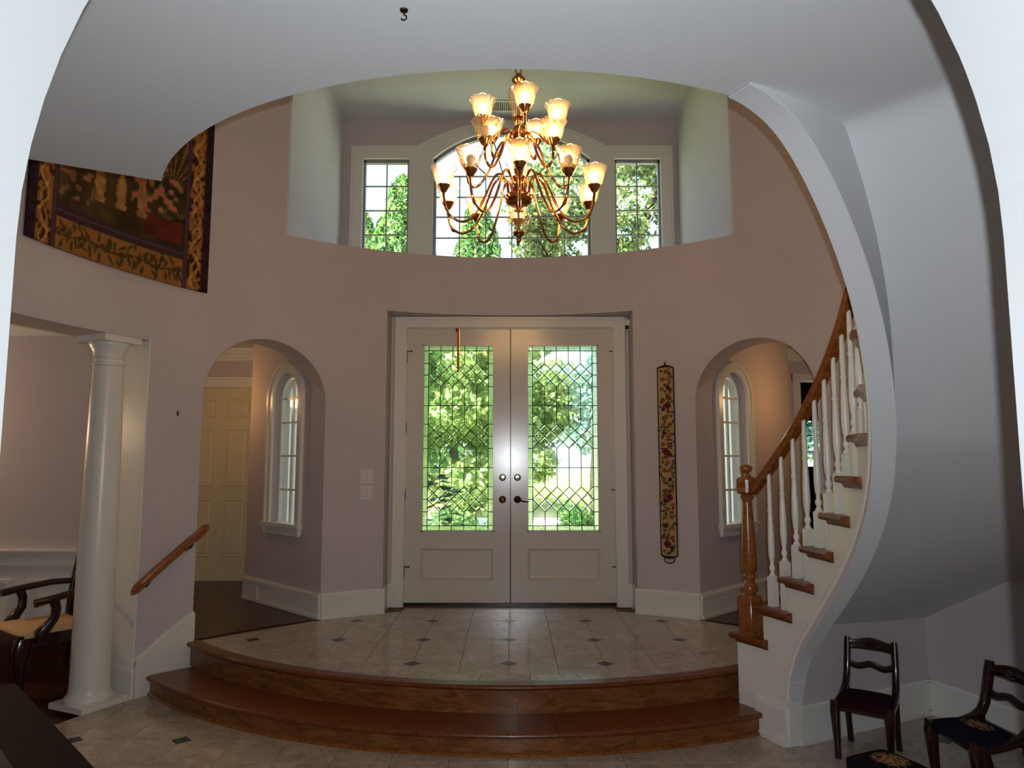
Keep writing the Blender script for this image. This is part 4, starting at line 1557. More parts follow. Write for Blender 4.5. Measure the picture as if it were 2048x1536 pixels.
# ------------------------------------------------------------------ painted cloth helper
def hsh(*a):
    x = math.sin(sum(v * k for v, k in zip(a, (12.9898, 78.233, 37.719)))) * 43758.5453
    return x - math.floor(x)
def vnoise(x, y, seed=0):
    xi, yi = math.floor(x), math.floor(y)
    fx, fy = x - xi, y - yi
    fx, fy = fx * fx * (3 - 2 * fx), fy * fy * (3 - 2 * fy)
    a, b = hsh(xi, yi, seed), hsh(xi + 1, yi, seed)
    c, d_ = hsh(xi, yi + 1, seed), hsh(xi + 1, yi + 1, seed)
    return (a + (b - a) * fx) * (1 - fy) + (c + (d_ - c) * fx) * fy
def mixc(a, b, t):
    t = max(0, min(1, t))
    return tuple(p + (q - p) * t for p, q in zip(a, b))
def cloth_grid(name, nu, nv, posf, colf, mat, parent=None, thick=None, back=True):
    vs, fs, cs = [], [], []
    for j in range(nv + 1):
        for i in range(nu + 1):
            u, v = i / nu, j / nv
            vs.append(posf(u, v, 0))
            cs.append((*lin(colf(u, v)), 1.0))
    n = nu + 1
    for j in range(nv):
        for i in range(nu):
            a = j * n + i
            fs.append((a, a + 1, a + 1 + n, a + n))
    if thick:
        o = len(vs)
        border = [i for i in range(n)] + [j * n + nu for j in range(1, nv + 1)] + [nv * n + i for i in range(nu - 1, -1, -1)] + [j * n for j in range(nv - 1, 0, -1)]
        uv = [((k % n) / nu, (k // n) / nv) for k in border]
        for u, v in uv:
            vs.append(posf(u, v, thick))
            cs.append((*lin(colf(u, v)), 1.0))
        m = len(border)
        for i in range(m):
            j = (i + 1) % m
            fs.append((border[i], o + i, o + j, border[j]))
        if back:
            fs.append(tuple(o + i for i in range(m)))
    me = bpy.data.meshes.new(name)
    me.from_pydata(vs, [], fs)
    at = me.color_attributes.new('Col', 'FLOAT_COLOR', 'POINT')
    flat = [x for c in cs for x in c]
    at.data.foreach_set('color', flat)
    me.update()
    return link(name, me, mat, parent)

# tapestry on the curved wall
GOLD, PURP, DK = (150, 104, 54), (62, 42, 48), (48, 32, 22)
def tap_col(u, v):
    # u 0..1 left to right, v 0..1 bottom to top, 1.36 x 1.62 m
    x, y = u * 1.36, v * 1.62
    n1 = vnoise(x * 40, y * 40, 3)
    sideL, sideR = x, 1.36 - x
    e = min(sideL, sideR)
    if e < 0.055 and (sideL < .055 or sideR < .055):
        return mixc(PURP, (44, 26, 32), n1)
    if e < 0.165:
        c = mixc(GOLD, (150, 96, 44), n1)
        w_ = e - 0.11
        if abs(w_ - 0.032 * sin(y * 26)) < .010 or abs(w_ + 0.026 * sin(y * 26 + .8)) < .006:
            return mixc((214, 158, 84), GOLD, n1)
        if vnoise(x * 36, y * 36, 9) > .58:
            return mixc(DK, (86, 48, 24), n1)
        return c
    if e < 0.205:
        return mixc(PURP, (88, 62, 68), 1.0 if abs(e - .185) < .006 else n1 * .4)
    if y < 0.20:
        c = mixc(GOLD, (160, 104, 46), n1 * .8)
        xc = x - .2
        for k in range(64):
            px = .22 + .92 * (k / 63.0)
            py = .10 + .03 * sin(k * 1.7)
            a = .5 + 1.9 * hsh(k, 2) + (pi if k % 2 else 0)
            dx, dy = x - px, y - py
            lx = dx * cos(a) + dy * sin(a)
            ly = -dx * sin(a) + dy * cos(a)
            if 0 < lx < .085 and abs(ly) < .0105 * sin(pi * lx / .085):
                return mixc((62, 56, 30), (92, 74, 36), n1)
        if abs(y - .10 - .012 * sin(x * 18)) < .007:
            return (82, 60, 30)
        for k in range(7):
            dx, dy = x - (.28 + k * .135), y - (.09 + .03 * hsh(k, 8))
            if dx * dx + dy * dy < .0004:
                return (120, 60, 44)
        return c
    if y < 0.275:
        return mixc(PURP, (96, 70, 72), 1.0 if abs(y - .235) < .006 else n1 * .4)
    # garden scene
    f1 = vnoise(x * 9, y * 9, 1)
    f2 = vnoise(x * 26, y * 26, 2)
    c = mixc((48, 36, 22), (88, 74, 38), f1 * .7 + f2 * .4)
    if x < .52 and y > .62:
        c = mixc((64, 58, 30), (124, 108, 62), f2)
    if .38 < y < .62:
        c = mixc(c, (108, 72, 48), .55 * f1)
    for bx_ in (.50, .66, .82):
        dx = abs(x - bx_)
        yy = (y - .40) / .38
        if 0 <= yy <= 1:
            hw_ = .016 + .022 * abs(sin(yy * 5.2)) + (.02 if yy < .1 or yy > .9 else 0)
            if dx < hw_:
                return mixc((186, 136, 74), (132, 88, 46), f2)
    if .44 < x < 1.0 and abs(y - .80 - .02 * sin(x * 14)) < .035:
        return mixc((176, 126, 68), (124, 84, 44), f2)
    if .62 < x < .98 and .86 < y < 1.15 and abs(x - .80) < (y - .80) * .5:
        return mixc((182, 134, 78), (120, 82, 46), f2)
    if .84 < x < 1.14 and .30 < y < .45:
        return mixc((112, 46, 34), (74, 32, 26), f1)
    if .74 < x < 1.16 and .45 <= y < .76:
        if f2 > .60:
            return mixc((190, 128, 82), (166, 92, 62), n1)
        if f2 > .45:
            return mixc((72, 70, 38), (104, 96, 52), n1)
    if x > .86 and y > .76:
        ang = math.atan2(y - .70, x - 1.05)
        if sin(ang * 26) > .35:
            return mixc((150, 106, 56), (96, 74, 40), f2)
        return mixc((56, 44, 26), (80, 62, 32), f2)
    if x < .46 and .34 < y < .56 and f2 > .62:
        return mixc((156, 108, 74), (120, 74, 52), n1)
    return c
def tap_pos(u, v, d):
    t = 171.6 + (143.6 - 171.6) * u
    sag = 0.004 * sin(u * 9) * (1 - v)
    zlo = 2.845 - .045 * u
    return pol(t, R - .03 + d + sag, zlo + (4.45 - zlo) * v)
tap = cloth_grid('tapestry', 150, 170, tap_pos, tap_col, 'cloth', None, 0.02, False)
tag(tap, 'large woven garden tapestry with gold leaf border on the curved wall', 'tapestry')

# bell pull
bp = tag(empty('bell_pull', pol(62, R - .014, .77)), 'long narrow floral needlepoint bell pull hanging beside the front door', 'bell pull')
bo = Vector(pol(62, R - .014, .77))
flowers = []
BW = .147
for k in range(4):
    base = k * .385
    for (fx, fy, r_, c_) in ((.062, .075, .034, (138, 44, 58)), (.098, .045, .020, (96, 40, 66)), (.040, .135, .020, (186, 98, 54)), (.100, .125, .022, (176, 86, 54)), (.104, .215, .022, (190, 112, 62)), (.052, .225, .021, (104, 48, 70)), (.046, .300, .024, (196, 128, 72)), (.100, .300, .021, (182, 96, 52)), (.070, .365, .022, (186, 110, 64)), (.112, .37, .014, (150, 62, 60)), (.034, .02, .016, (188, 110, 66)), (.072, .175, .013, (200, 150, 92)), (.036, .185, .012, (180, 92, 52))):
        if k % 2:
            fx = BW - fx
        flowers.append((fx, base + fy + .012, r_, c_))
leaves = []
for k in range(150):
    leaves.append((BW * (.13 + .74 * hsh(k, 3)), 1.56 * (k + hsh(k, 5)) / 150, 2 * pi * hsh(k, 7), .026 + .022 * hsh(k, 9)))
def bp_col(u, v):
    x, y = u * BW, v * 1.56
    if x < .008 or x > BW - .008:
        return (40, 30, 28)
    n1 = vnoise(x * 320, y * 320, 5)
    for fx, fy, r_, c_ in flowers:
        dx, dy = x - fx, y - fy
        if abs(dx) > r_ or abs(dy) > r_:
            continue
        d_ = sqrt(dx * dx + dy * dy)
        a = math.atan2(dy, dx)
        if d_ < r_ * (.86 + .14 * cos(6 * a + fx * 90)):
            return mixc(c_, tuple(q * .5 for q in c_), abs(sin(d_ / r_ * 6)) * .8)
    for lx, ly, la, ll in leaves:
        dx, dy = x - lx, y - ly
        if abs(dx) > ll or abs(dy) > ll:
            continue
        p, q = dx * cos(la) + dy * sin(la), -dx * sin(la) + dy * cos(la)
        if 0 < p < ll and abs(q) < .0075 * sin(pi * p / ll) + .001:
            return mixc((56, 62, 48), (92, 90, 54), n1)
    return mixc((182, 154, 110), (170, 140, 96), n1)
def bp_pos(u, v, d):
    t = 63.5 - 3.0 * u * 1.0
    lean = -.0
    return Vector(pol(t, R - .014 + d, .78 + 1.56 * v)) - bo
cloth_grid('needlepoint_strip', 56, 420, bp_pos, bp_col, 'stitch', bp, 0.004, False)
for v_, sg in ((1.0, 1), (0.0, -1)):
    zc_ = .78 + 1.56 * v_ + sg * .004
    mb = MB()
    ctr = Vector(pol(62, R - .016, zc_)) - bo
    tdir = Vector((-sin(rad(62)), cos(rad(62)), 0))
    P_ = lambda a, b: ctr + tdir * a + Vector((0, 0, b))
    mb.sweep([P_(-.072, -.004 * sg), P_(-.05, .008 * sg), P_(-.03, .012 * sg), P_(0, .018 * sg), P_(.03, .012 * sg), P_(.05, .008 * sg), P_(.072, -.004 * sg)], [.006, .007, .009, .013, .009, .007, .006], n=8)
    if sg > 0:
        mb.sweep([P_(0, .02), P_(0, .035), P_(0, .06)], [.012, .007, .002], n=8)
    else:
        mb.sweep([P_(.042 * cos(a), -.035 + .026 * sin(a)) for a in [2 * pi * i / 20 for i in range(21)]], .005, n=8)
    mb.build('hanging_bracket' if sg > 0 else 'pull_ring', 'bronze', bp, 50)

# light switches
for z, lab in ((1.425, 'white double light switch plate, upper of the pair beside the door'), (1.290, 'white double light switch plate, lower of the pair beside the door')):
    sw = tag(empty('light_switch', pol(115.5, R - .004, z), rad(115.5 - 90)), lab, 'switch')
    mb = MB()
    mb.rings([[(-.057, 0, -.06), (.057, 0, -.06), (.057, 0, .06), (-.057, 0, .06)], [(-.057, -.003, -.06), (.057, -.003, -.06), (.057, -.003, .06), (-.057, -.003, .06)], [(-.053, -.006, -.056), (.053, -.006, -.056), (.053, -.006, .056), (-.053, -.006, .056)]])
    mb.build('cover_plate', 'plastic', sw)
    for x in (-.024, .024):
        mb = MB()
        mb.rings([[(x - .0165, -.0045, -.033), (x + .0165, -.0045, -.033), (x + .0165, -.0045, .033), (x - .0165, -.0045, .033)], [(x - .0165, -.0105, -.033), (x + .0165, -.0105, -.033), (x + .0165, -.007, .033), (x - .0165, -.007, .033)]])
        mb.build('rocker', 'plastic', sw)
        mb = MB()
        mb.bx((x - .019, -.0068, -.0355), (x + .019, -.004, .0355))
        mb.build('rocker_gap_shade', 'vinyl', sw)  # grey slab around the rocker, standing in for the shadow in its gap
# outlet in the hall baseboard
op = P1(1.07, -.021, ZL + .085)
dv = Vector((-2.49, 6.913)) - Vector((-1.533, 5.979))
ol = tag(empty('wall_outlet', op, atan2(dv.y, dv.x)), 'white electrical outlet set in the hall baseboard', 'outlet')
mb = MB()
mb.bx((-.038, 0.0, -.055), (.038, .007, .055))
mb.build('cover_plate', 'plastic', ol)
mb = MB()
mb.bx((-.017, .006, -.038), (.017, .0085, -.006)).bx((-.017, .006, .006), (.017, .0085, .038))
mb.build('socket_face', 'plastic', ol)
# small picture hook
mb = MB()
pt = Vector(pol(147.1, R, 1.893))
mb.rings([[(-.009, -.001, .015), (.009, -.001, .015), (.003, -.001, -.018), (-.003, -.001, -.018)], [(-.009, -.006, .015), (.009, -.006, .015), (.003, -.012, -.018), (-.003, -.012, -.018)]])
hk = mb.build('picture_hook', 'brass_dark')
hk.location = pt
hk.rotation_euler = (0, 0, rad(147.1 - 90))
tag(hk, 'tiny brass picture hook alone on the curved wall above the handrail', 'hook')
# hook screwed into the balcony soffit
ch = tag(empty('ceiling_hook', (-.268, 1.709, ZS)), 'small dark screw hook in the pale soffit overhead', 'hook')
mb = MB()
mb.lathe([(.0, 0), (.011, 0), (.009, -.004), (0.003, -.005)], n=14)
mb.build('hook_plate', 'bronze', ch)
mb = MB()
mb.sweep([(0, 0, -.003), (0, 0, -.012)] + [(.007 * sin(a), 0, -.02 + .007 * cos(a)) for a in [pi * i / 8 for i in range(0, 12)]], .0018, n=6, up=Vector((0, 1, 0)))
mb.build('hook_wire', 'bronze', ch, 50)
# air vent in the niche ceiling
vt = tag(empty('air_vent', (-.05, 7.33, ZT)), 'white slatted air vent in the niche ceiling behind the chandelier', 'vent')
mb = MB()
mb.bx((-.16, -.12, -.012), (-.135, .12, 0)).bx((.135, -.12, -.012), (.16, .12, 0)).bx((-.16, -.12, -.012), (.16, -.095, 0)).bx((-.16, .095, -.012), (.16, .12, 0))
mb.build('vent_frame', 'plastic', vt)
mb = MB()
mb.bx((-.135, -.095, -.003), (.135, .095, -.0005))
mb.build('vent_back', 'black_plastic', vt)
sm = MB()
sm.bx((-.004, -.095, -.010), (.004, .095, -.003))
sme = sm.mesh('slat')
for i in range(13):
    s_ = link('slat', sme, 'plastic', vt)
    s_.location = (-.12 + i * .02, 0, 0)

# ------------------------------------------------------------------ chandelier
CHX, CHY = 0.045, 3.6
chn = tag(empty('chandelier', (CHX, CHY, ZT)), 'three tier brass chandelier with fluted glass shades and lit bulbs', 'chandelier')
def CZl(z):
    return z - ZT
# chain
lk = MB()
lk.sweep([(.016 * cos(a), 0, .024 * sin(a)) for a in [2 * pi * i / 14 for i in range(15)]], .0035, n=6, up=Vector((0, 1, 0)))
lme = lk.mesh('chain_link', 60)
z = 3.60
i = 0
while z < ZT - .05:
    o = link('chain_link', lme, 'brass', chn)
    o.location = (0, 0, CZl(z))
    o.rotation_euler = (0, 0, rad(20) + (pi / 2 if i % 2 else 0))
    z += .041
    i += 1
def clath(name, prof, mat, smooth=40, n=28, flute=None):
    m = MB()
    m.lathe([(r_, CZl(z_)) for r_, z_ in prof], n=n, flute=flute)
    return m.build(name, mat, chn, smooth)
clath('ceiling_canopy', [(.07, ZT), (.068, ZT - .012), (.05, ZT - .035), (.015, ZT - .045), (.0, ZT - .05)], 'brass')
clath('top_knob', [(.0, 3.59), (.010, 3.586), (.012, 3.575), (.022, 3.57), (.035, 3.555), (.036, 3.545), (.026, 3.532), (.018, 3.526), (.022, 3.518), (.03, 3.512), (.03, 3.506), (0, 3.505)], 'brass')
clath('glass_urn', [(.026, 3.508), (.045, 3.50), (.056, 3.482), (.055, 3.465), (.047, 3.44), (.042, 3.40), (.035, 3.36), (.03, 3.335)], 'shade', 35, 28, lambda k, r_, z_: .04 * (1 if k % 2 else -1))
m_ = clath('urn_core', [(.008, 3.51), (.008, 3.33)], 'brass')
clath('upper_hub', [(.0, 3.345), (.032, 3.34), (.034, 3.33), (.02, 3.32), (.016, 3.30), (.03, 3.285), (.034, 3.27), (.026, 3.255), (.03, 3.245), (.055, 3.235), (.058, 3.215), (.045, 3.20), (.026, 3.19), (.022, 3.17), (.03, 3.155), (.03, 3.145), (.02, 3.135)], 'brass')
clath('middle_stem', [(.02, 3.14), (.026, 3.11), (.03, 3.08), (.024, 3.05), (.02, 3.03), (.034, 3.02), (.038, 3.005), (.03, 2.99), (.024, 2.975), (.03, 2.955), (.03, 2.92)], 'brass')
clath('lower_bowl', [(.03, 2.93), (.062, 2.925), (.073, 2.915), (.075, 2.903), (.066, 2.885), (.045, 2.868), (.022, 2.86), (.018, 2.852), (.026, 2.846), (.026, 2.838)], 'brass')
clath('glass_bowl', [(.03, 2.84), (.05, 2.833), (.060, 2.815), (.058, 2.785), (.046, 2.745), (.03, 2.722)], 'shade', 35, 28, lambda k, r_, z_: .04 * (1 if k % 2 else -1))
clath('bottom_finial', [(.0, 2.842), (.006, 2.84), (.006, 2.73), (.032, 2.724), (.028, 2.712), (.012, 2.70), (.008, 2.694), (.014, 2.688), (.012, 2.676), (.005, 2.668), (.0, 2.66)], 'brass')
# one arm per light
shp = MB()
SH = [(.024, 0), (.034, .004), (.042, .016), (.048, .038), (.053, .064), (.060, .084), (.068, .094)]
nseg = 72
def flt(k, r_, z_):
    return .02 * cos(12 * 2 * pi * k / nseg) * min(1, z_ / .03)
rs = []
for r_, z_ in SH + [(r_ - .003, z_) for r_, z_ in SH[::-1]]:
    ring = []
    for k in range(nseg):
        a = 2 * pi * k / nseg
        q = r_ * (1 + flt(k, r_, z_))
        dz = .002 * cos(12 * a) if z_ > .09 else 0
        ring.append((q * cos(a), q * sin(a), z_ + dz))
    rs.append(ring)
shp.rings(rs, True, False)
shade_me = shp.mesh('glass_shade', 35)
cup = MB()
cup.lathe([(.0, -.048), (.008, -.046), (.008, -.036), (.014, -.03), (.02, -.02), (.03, -.004), (.033, .002), (.030, .006), (.0, .006)], n=20)
cup_me = cup.mesh('shade_cup', 40)
bl = MB()
bl.lathe([(.009, .004), (.010, .02), (.016, .034), (.021, .05), (.020, .062), (.012, .073), (0.001, .077)], n=14)
bulb_me = bl.mesh('bulb', 60)
bl_off = bulb_me.copy()
bulb_me.materials.append(M['bulb'])
bl_off.materials.append(M['bulb_off'])
def tier(n, phase, RR, zbase, path, dark=()):
    for k in range(n):
        phi = rad(phase + 360.0 / n * k)
        dx, dy = sin(phi), -cos(phi)
        m = MB()
        pts = [(dx * r_ * RR, dy * r_ * RR, CZl(zz)) for r_, zz in path]
        # smooth the path with Catmull-Rom
        sm_ = []
        V = [Vector(p) for p in pts]
        for i in range(len(V) - 1):
            p0, p1, p2, p3 = V[max(i - 1, 0)], V[i], V[i + 1], V[min(i + 2, len(V) - 1)]
            for s in (0, .25, .5, .75):
                sm_.append(0.5 * ((2 * p1) + (p2 - p0) * s + (2 * p0 - 5 * p1 + 4 * p2 - p3) * s * s + (3 * p1 - p0 - 3 * p2 + p3) * s ** 3))
        sm_.append(V[-1])
        m.sweep(sm_, .0068, n=8, up=Vector((-dy, dx, 0)))
        # scrolled leaf tip where the arm turns up
        c = V[-3]
        lf = [c, c + Vector((dx, dy, 0)) * .02 + Vector((0, 0, .004)), c + Vector((dx, dy, 0)) * .036 + Vector((0, 0, .022))]
        m.sweep(lf, [.006, .005, .001], n=6, up=Vector((-dy, dx, 0)))
        arm = m.build('arm', 'brass', chn, 60)
        loc = (dx * RR, dy * RR, CZl(zbase))
        for nm, me_, mt in (('shade_cup', cup_me, 'brass'), ('glass_shade', shade_me, 'shade'), ('bulb', bl_off if k in dark else bulb_me, None)):
            o = link(nm, me_, mt, arm)
            o.location = loc
tier(5, 8, .205, 3.30, [(.15, 3.222), (.32, 3.262), (.52, 3.245), (.70, 3.20), (.86, 3.185), (.98, 3.205), (1, 3.255)])
tier(5, -36, .285, 3.115, [(.10, 3.20), (.22, 3.235), (.38, 3.20), (.55, 3.09), (.72, 3.015), (.86, 2.995), (.97, 3.02), (1, 3.07)], (0,))
tier(10, 0, .395, 2.925, [(.14, 2.92), (.16, 2.985), (.24, 3.025), (.34, 3.0), (.46, 2.89), (.60, 2.79), (.74, 2.752), (.88, 2.765), (.97, 2.81), (1, 2.88)], (1, 9))

# ------------------------------------------------------------------ chairs
def small_chair(name, loc, rz, label, seat):
    """low side chair facing local -y, 0.30 seat height, 0.57 total"""
    t = tag(empty(name, loc, rz), label, 'chair', 'small dark mahogany side chairs')
    W = .145
    for s in (-1, 1):
        m = MB()
        x = s * W
        pts = [(s * .138, .175, .575), (s * .139, .170, .53), (s * .141, .155, .45), (s * .143, .140, .38), (s * .145, .118, .335), (s * .147, .08, .308), (s * .15, .0, .284), (s * .152, -.08, .270), (s * .152, -.13, .264)]
        m.sweep(pts, [.016, .018, .018, .018, .019, .018, .016, .015, .015], [.016, .019, .019, .019, .020, .020, .018, .017, .017], rect=True, up=Vector((1, 0, 0)))
        m.build('back_post', 'mahog', t, 50)
        m = MB()
        m.sweep([(s * .150, -.140, .30), (s * .151, -.148, .25), (s * .149, -.143, .15), (s * .147, -.138, .06), (s * .147, -.142, .0)], [.025, .025, .020, .016, .017], rect=True, up=Vector((1, 0, 0)))
        m.build('leg', 'mahog', t, 50)
        m = MB()
        m.sweep([(s * .142, .105, .315), (s * .141, .112, .24), (s * .140, .125, .12), (s * .140, .158, .0)], [.019, .018, .016, .016], rect=True, up=Vector((1, 0, 0)))
        m.build('leg', 'mahog', t, 50)
    m = MB()
    pts = [(x, .166 + .012 * (1 - (x / .138) ** 2), .535 + .006 * cos(x * 22)) for x in frange(-.136, .136, .017)]
    pts = [(p[0], p[1], p[2] + .008) for p in pts]
    m.sweep(pts, .010, [.029 + .004 * cos(p[0] * 30) for p in pts], rect=True)
    cr = m.build('crest_rail', 'mahog', t, 50)
    m = MB()
    for k in range(9):
        a = 2 * pi * k / 9
        rr_ = .016 if k else 0
        m.lathe([(.0, -.006), (.009, -.003), (.011, .003), (.006, .008), (.0, .009)], (0, 0, 0), 8)
        o_ = len(m.v) - 5 * 8
        for i_ in range(o_, len(m.v)):
            v = m.v[i_]
            m.v[i_] = (v[0] + rr_ * 1.5 * cos(a), .166 - v[2], .541 + v[1] + rr_ * sin(a))
    m.build('carved_rose', 'mahog', cr, 60)
    m = MB()
    pts = [(x, .148, .435 + .009 * cos(x * 40)) for x in frange(-.14, .14, .0125)]
    m.sweep(pts, .008, .0165, rect=True)
    m.build('back_slat', 'mahog', t, 50)
    for y, z, h in ((-.137, .272, .022), (.105, .285, .018)):
        m = MB()
        m.box((0, y, z), (.29, .02, h * 2))
        m.build('seat_rail', 'mahog', t)
    # upholstered seat
    nu = 24
    def pos(u, v, d_):
        x = (u - .5) * .318
        y = -.158 + v * .258
        dome = (1 - (2 * u - 1) ** 4) * (1 - (2 * v - 1) ** 4)
        front = -.012 * (1 - (2 * u - 1) ** 2) * (1 - v)
        return (x, y + front, .298 + .03 * dome - d_)
    if seat == 'red':
        cf = lambda u, v: mixc((46, 12, 18), (34, 8, 14), vnoise(u * 30, v * 30, 2))
    else:
        def cf(u, v):
            x, y = u - .5, v - .55
            n = vnoise(u * 60, v * 60, 4)
            d_ = sqrt((x / .26) ** 2 + (y / .20) ** 2)
            if d_ < 1.0 + .25 * (n - .5):
                k = vnoise(u * 34, v * 34, 8)
                if k > .62:
                    return (168, 128, 92)
                if k > .5:
                    return (132, 84, 66)
                if k > .36:
                    return (74, 78, 58)
            return mixc((15, 18, 32), (21, 25, 42), n)
    cloth_grid('seat', 44, 40, pos, cf, 'stitch', t, .022)
    return t

def face(dx, dy):
    # rotation that turns local -y to (dx, dy)
    return atan2(dy, dx) + pi / 2
c1 = Vector((1.726, 3.981)) + Vector((.81, -.59)) * .13 - Vector((-.59, -.81)) * .143
ch1 = small_chair('side_chair', (c1.x, c1.y, 0), face(-.59, -.81), 'small dark carved chair with a plain dark red seat under the stairs', 'red')
ch1.scale = (.86, 1, .98)
small_chair('side_chair', (2.215, 3.535, 0), face(-.985, -.10), 'small dark carved chair with a navy needlepoint seat of flowers', 'navy')

# footstool
fs_ = tag(empty('footstool', (1.80, 3.575, 0), rad(24)), 'low black footstool with a floral needlepoint top before the red seated chair', 'footstool')
def st_pos(u, v, d_):
    x, y = (u - .5) * .24, (v - .5) * .30
    dome = (1 - (2 * u - 1) ** 6) * (1 - (2 * v - 1) ** 6)
    return (x, y, .128 + .024 * dome - d_)
def st_col(u, v):
    x, y = u - .5, v - .5
    n = vnoise(u * 70, v * 70, 6)
    d_ = sqrt((x / .34) ** 2 + (y / .30) ** 2)
    if d_ < .9 + .5 * (n - .5):
        k = vnoise(u * 26, v * 26, 12)
        if k > .6:
            return mixc((196, 128, 96), (168, 84, 66), n)
        if k > .48:
            return (186, 158, 108)
        if k > .34:
            return (82, 88, 60)
    return mixc((16, 17, 24), (26, 26, 34), n)
cloth_grid('needlepoint_top', 60, 66, st_pos, st_col, 'stitch', fs_, .06)
mb = MB()
mb.box((0, 0, .058), (.228, .288, .03))
mb.build('frame', 'mahog', fs_)
for sx in (-1, 1):
    for sy in (-1, 1):
        mb = MB()
        mb.lathe([(.012, 0), (.018, .008), (.014, .02), (.02, .035), (.02, .05)], (sx * .095, sy * .125, 0), 12)
        mb.build('foot', 'mahog', fs_, 50)

# dark console table along the wall, only its top corner in view
tb = tag(empty('console_table', (-1.622, 2.27, 0), atan2(-.777, .753)), 'dark wooden table with an inset black top beside the arch', 'table')
mb = MB()
Lh = .66
# local x runs along the visible edge, local +y towards the room
mb.bx((-Lh, .06, .665), (Lh, .225, .70)).bx((-Lh, -.225, .665), (Lh, -.06, .70)).bx((-Lh, -.06, .665), (-Lh + .16, .06, .70)).bx((Lh - .16, -.06, .665), (Lh, .06, .70))
mb.build('table_frame', 'table_wood', tb)
mb = MB()
mb.bx((-Lh + .16, -.06, .68), (Lh - .16, .06, .703))
mb.build('inset_panel', 'black_plastic', tb)
mb = MB()
mb.bx((-Lh + .03, -.2, .58), (Lh - .03, .2, .665))
mb.build('apron', 'table_wood', tb)
for sx in (-1, 1):
    for sy in (-1, 1):
        mb = MB()
        x, y = sx * (Lh - .06), sy * .17
        mb.rings([[(x + a * .018, y + b * .018, 0) for a, b in ((-1, -1), (1, -1), (1, 1), (-1, 1))], [(x + a * .028, y + b * .028, .60) for a, b in ((-1, -1), (1, -1), (1, 1), (-1, 1))]])
        mb.build('leg', 'table_wood', tb)

# dining armchair behind the column; local -y is its front
ac = tag(empty('armchair', (-3.16, 5.055, 0), face(-.61, -.79)), 'dark carved armchair with a cream seat behind the column', 'chair')
for s in (-1, 1):
    mb = MB()
    mb.sweep([(s * .26, -.225, .42), (s * .272, -.245, .36), (s * .27, -.25, .26), (s * .258, -.235, .14), (s * .262, -.245, .05), (s * .266, -.262, .0)], [.046, .046, .034, .024, .023, .032], rect=True, up=Vector((1, 0, 0)))
    mb.build('leg', 'mahog', ac, 50)
    mb = MB()
    mb.sweep([(s * .22, .215, .42), (s * .22, .215, .30), (s * .22, .225, .15), (s * .22, .27, .0)], [.022, .021, .019, .019], rect=True, up=Vector((1, 0, 0)))
    mb.build('leg', 'mahog', ac, 50)
    mb = MB()
    mb.sweep([(s * .22, .22, .40), (s * .222, .235, .60), (s * .226, .265, .80), (s * .23, .31, 1.0)], [.023, .022, .020, .018], rect=True, up=Vector((1, 0, 0)))
    mb.build('back_post', 'mahog', ac, 50)
    mb = MB()
    mb.sweep([(s * .225, .245, .690), (s * .262, .12, .692), (s * .292, -.04, .672), (s * .298, -.15, .655), (s * .296, -.185, .650)], [.018, .021, .023, .026, .027], [.019, .022, .023, .025, .026], n=10)
    mb.build('arm', 'mahog', ac, 60)
    mb = MB()
    mb.sweep([(s * .292, -.075, .66), (s * .290, -.055, .60), (s * .284, -.06, .54), (s * .276, -.10, .485), (s * .27, -.13, .455), (s * .268, -.13, .40)], [.026, .024, .024, .028, .033, .03], rect=True, up=Vector((1, 0, 0)))
    mb.build('arm_support', 'mahog', ac, 50)
    mb = MB()
    mb.box((s * .243, -.005, .405), (.03, .45, .07), rz=s * -.08)
    mb.build('seat_rail', 'mahog', ac)
for y, w_ in ((-.232, .50), (.215, .43)):
    mb = MB()
    mb.box((0, y, .395), (w_, .034, .10))
    mb.build('seat_rail', 'mahog', ac)
mb = MB()
rs = []
for z, k in ((.425, 1.0), (.45, 1.0), (.466, .95), (.474, .8)):
    rs.append([(x * k, y * k, z) for x, y in ((-.25, -.225), (-.12, -.24), (.12, -.24), (.25, -.225), (.235, 0), (.215, .2), (-.215, .2), (-.235, 0))])
mb.rings(rs)
mb.build('seat_cushion', 'seat_cream', ac, 60)
mb = MB()
mb.sweep([(x, .315 + .01 * cos(x * 12), 1.0 + .03 * cos(x * 12)) for x in frange(-.26, .26, .04)], .014, .035, rect=True)
mb.build('crest_rail', 'mahog', ac, 50)
mb = MB()
mb.sweep([(0, .222, .44), (0, .235, .6), (0, .265, .8), (0, .312, 1.0)], [.05, .075, .055, .085], .008, rect=True, up=Vector((0, 1, 0)))
mb.build('back_splat', 'mahog', ac, 50)

# ------------------------------------------------------------------ outside
mb = MB()
mb.bx((-60, 7.9, -1.0), (60, 120, -0.12))
gr = S(mb.build('ground', 'grass'), 'sunlit dry lawn outside the front door', 'lawn')
gr['kind'] = 'structure'
mb = MB()
mb.prism([(-2.5, 19), (9, 15.5), (30, 17), (30, 24), (8, 23), (2, 26), (-3, 23)], -0.12, -0.10)
S(mb.build('driveway', 'drive'), 'pale sunlit concrete driveway outside', 'driveway')
mb = MB()
mb.bx((-2.45, 6.6, -0.3), (2.65, 9.2, 0.22))
S(mb.build('porch_floor', 'porch'), 'stone porch floor outside the double door', 'porch')

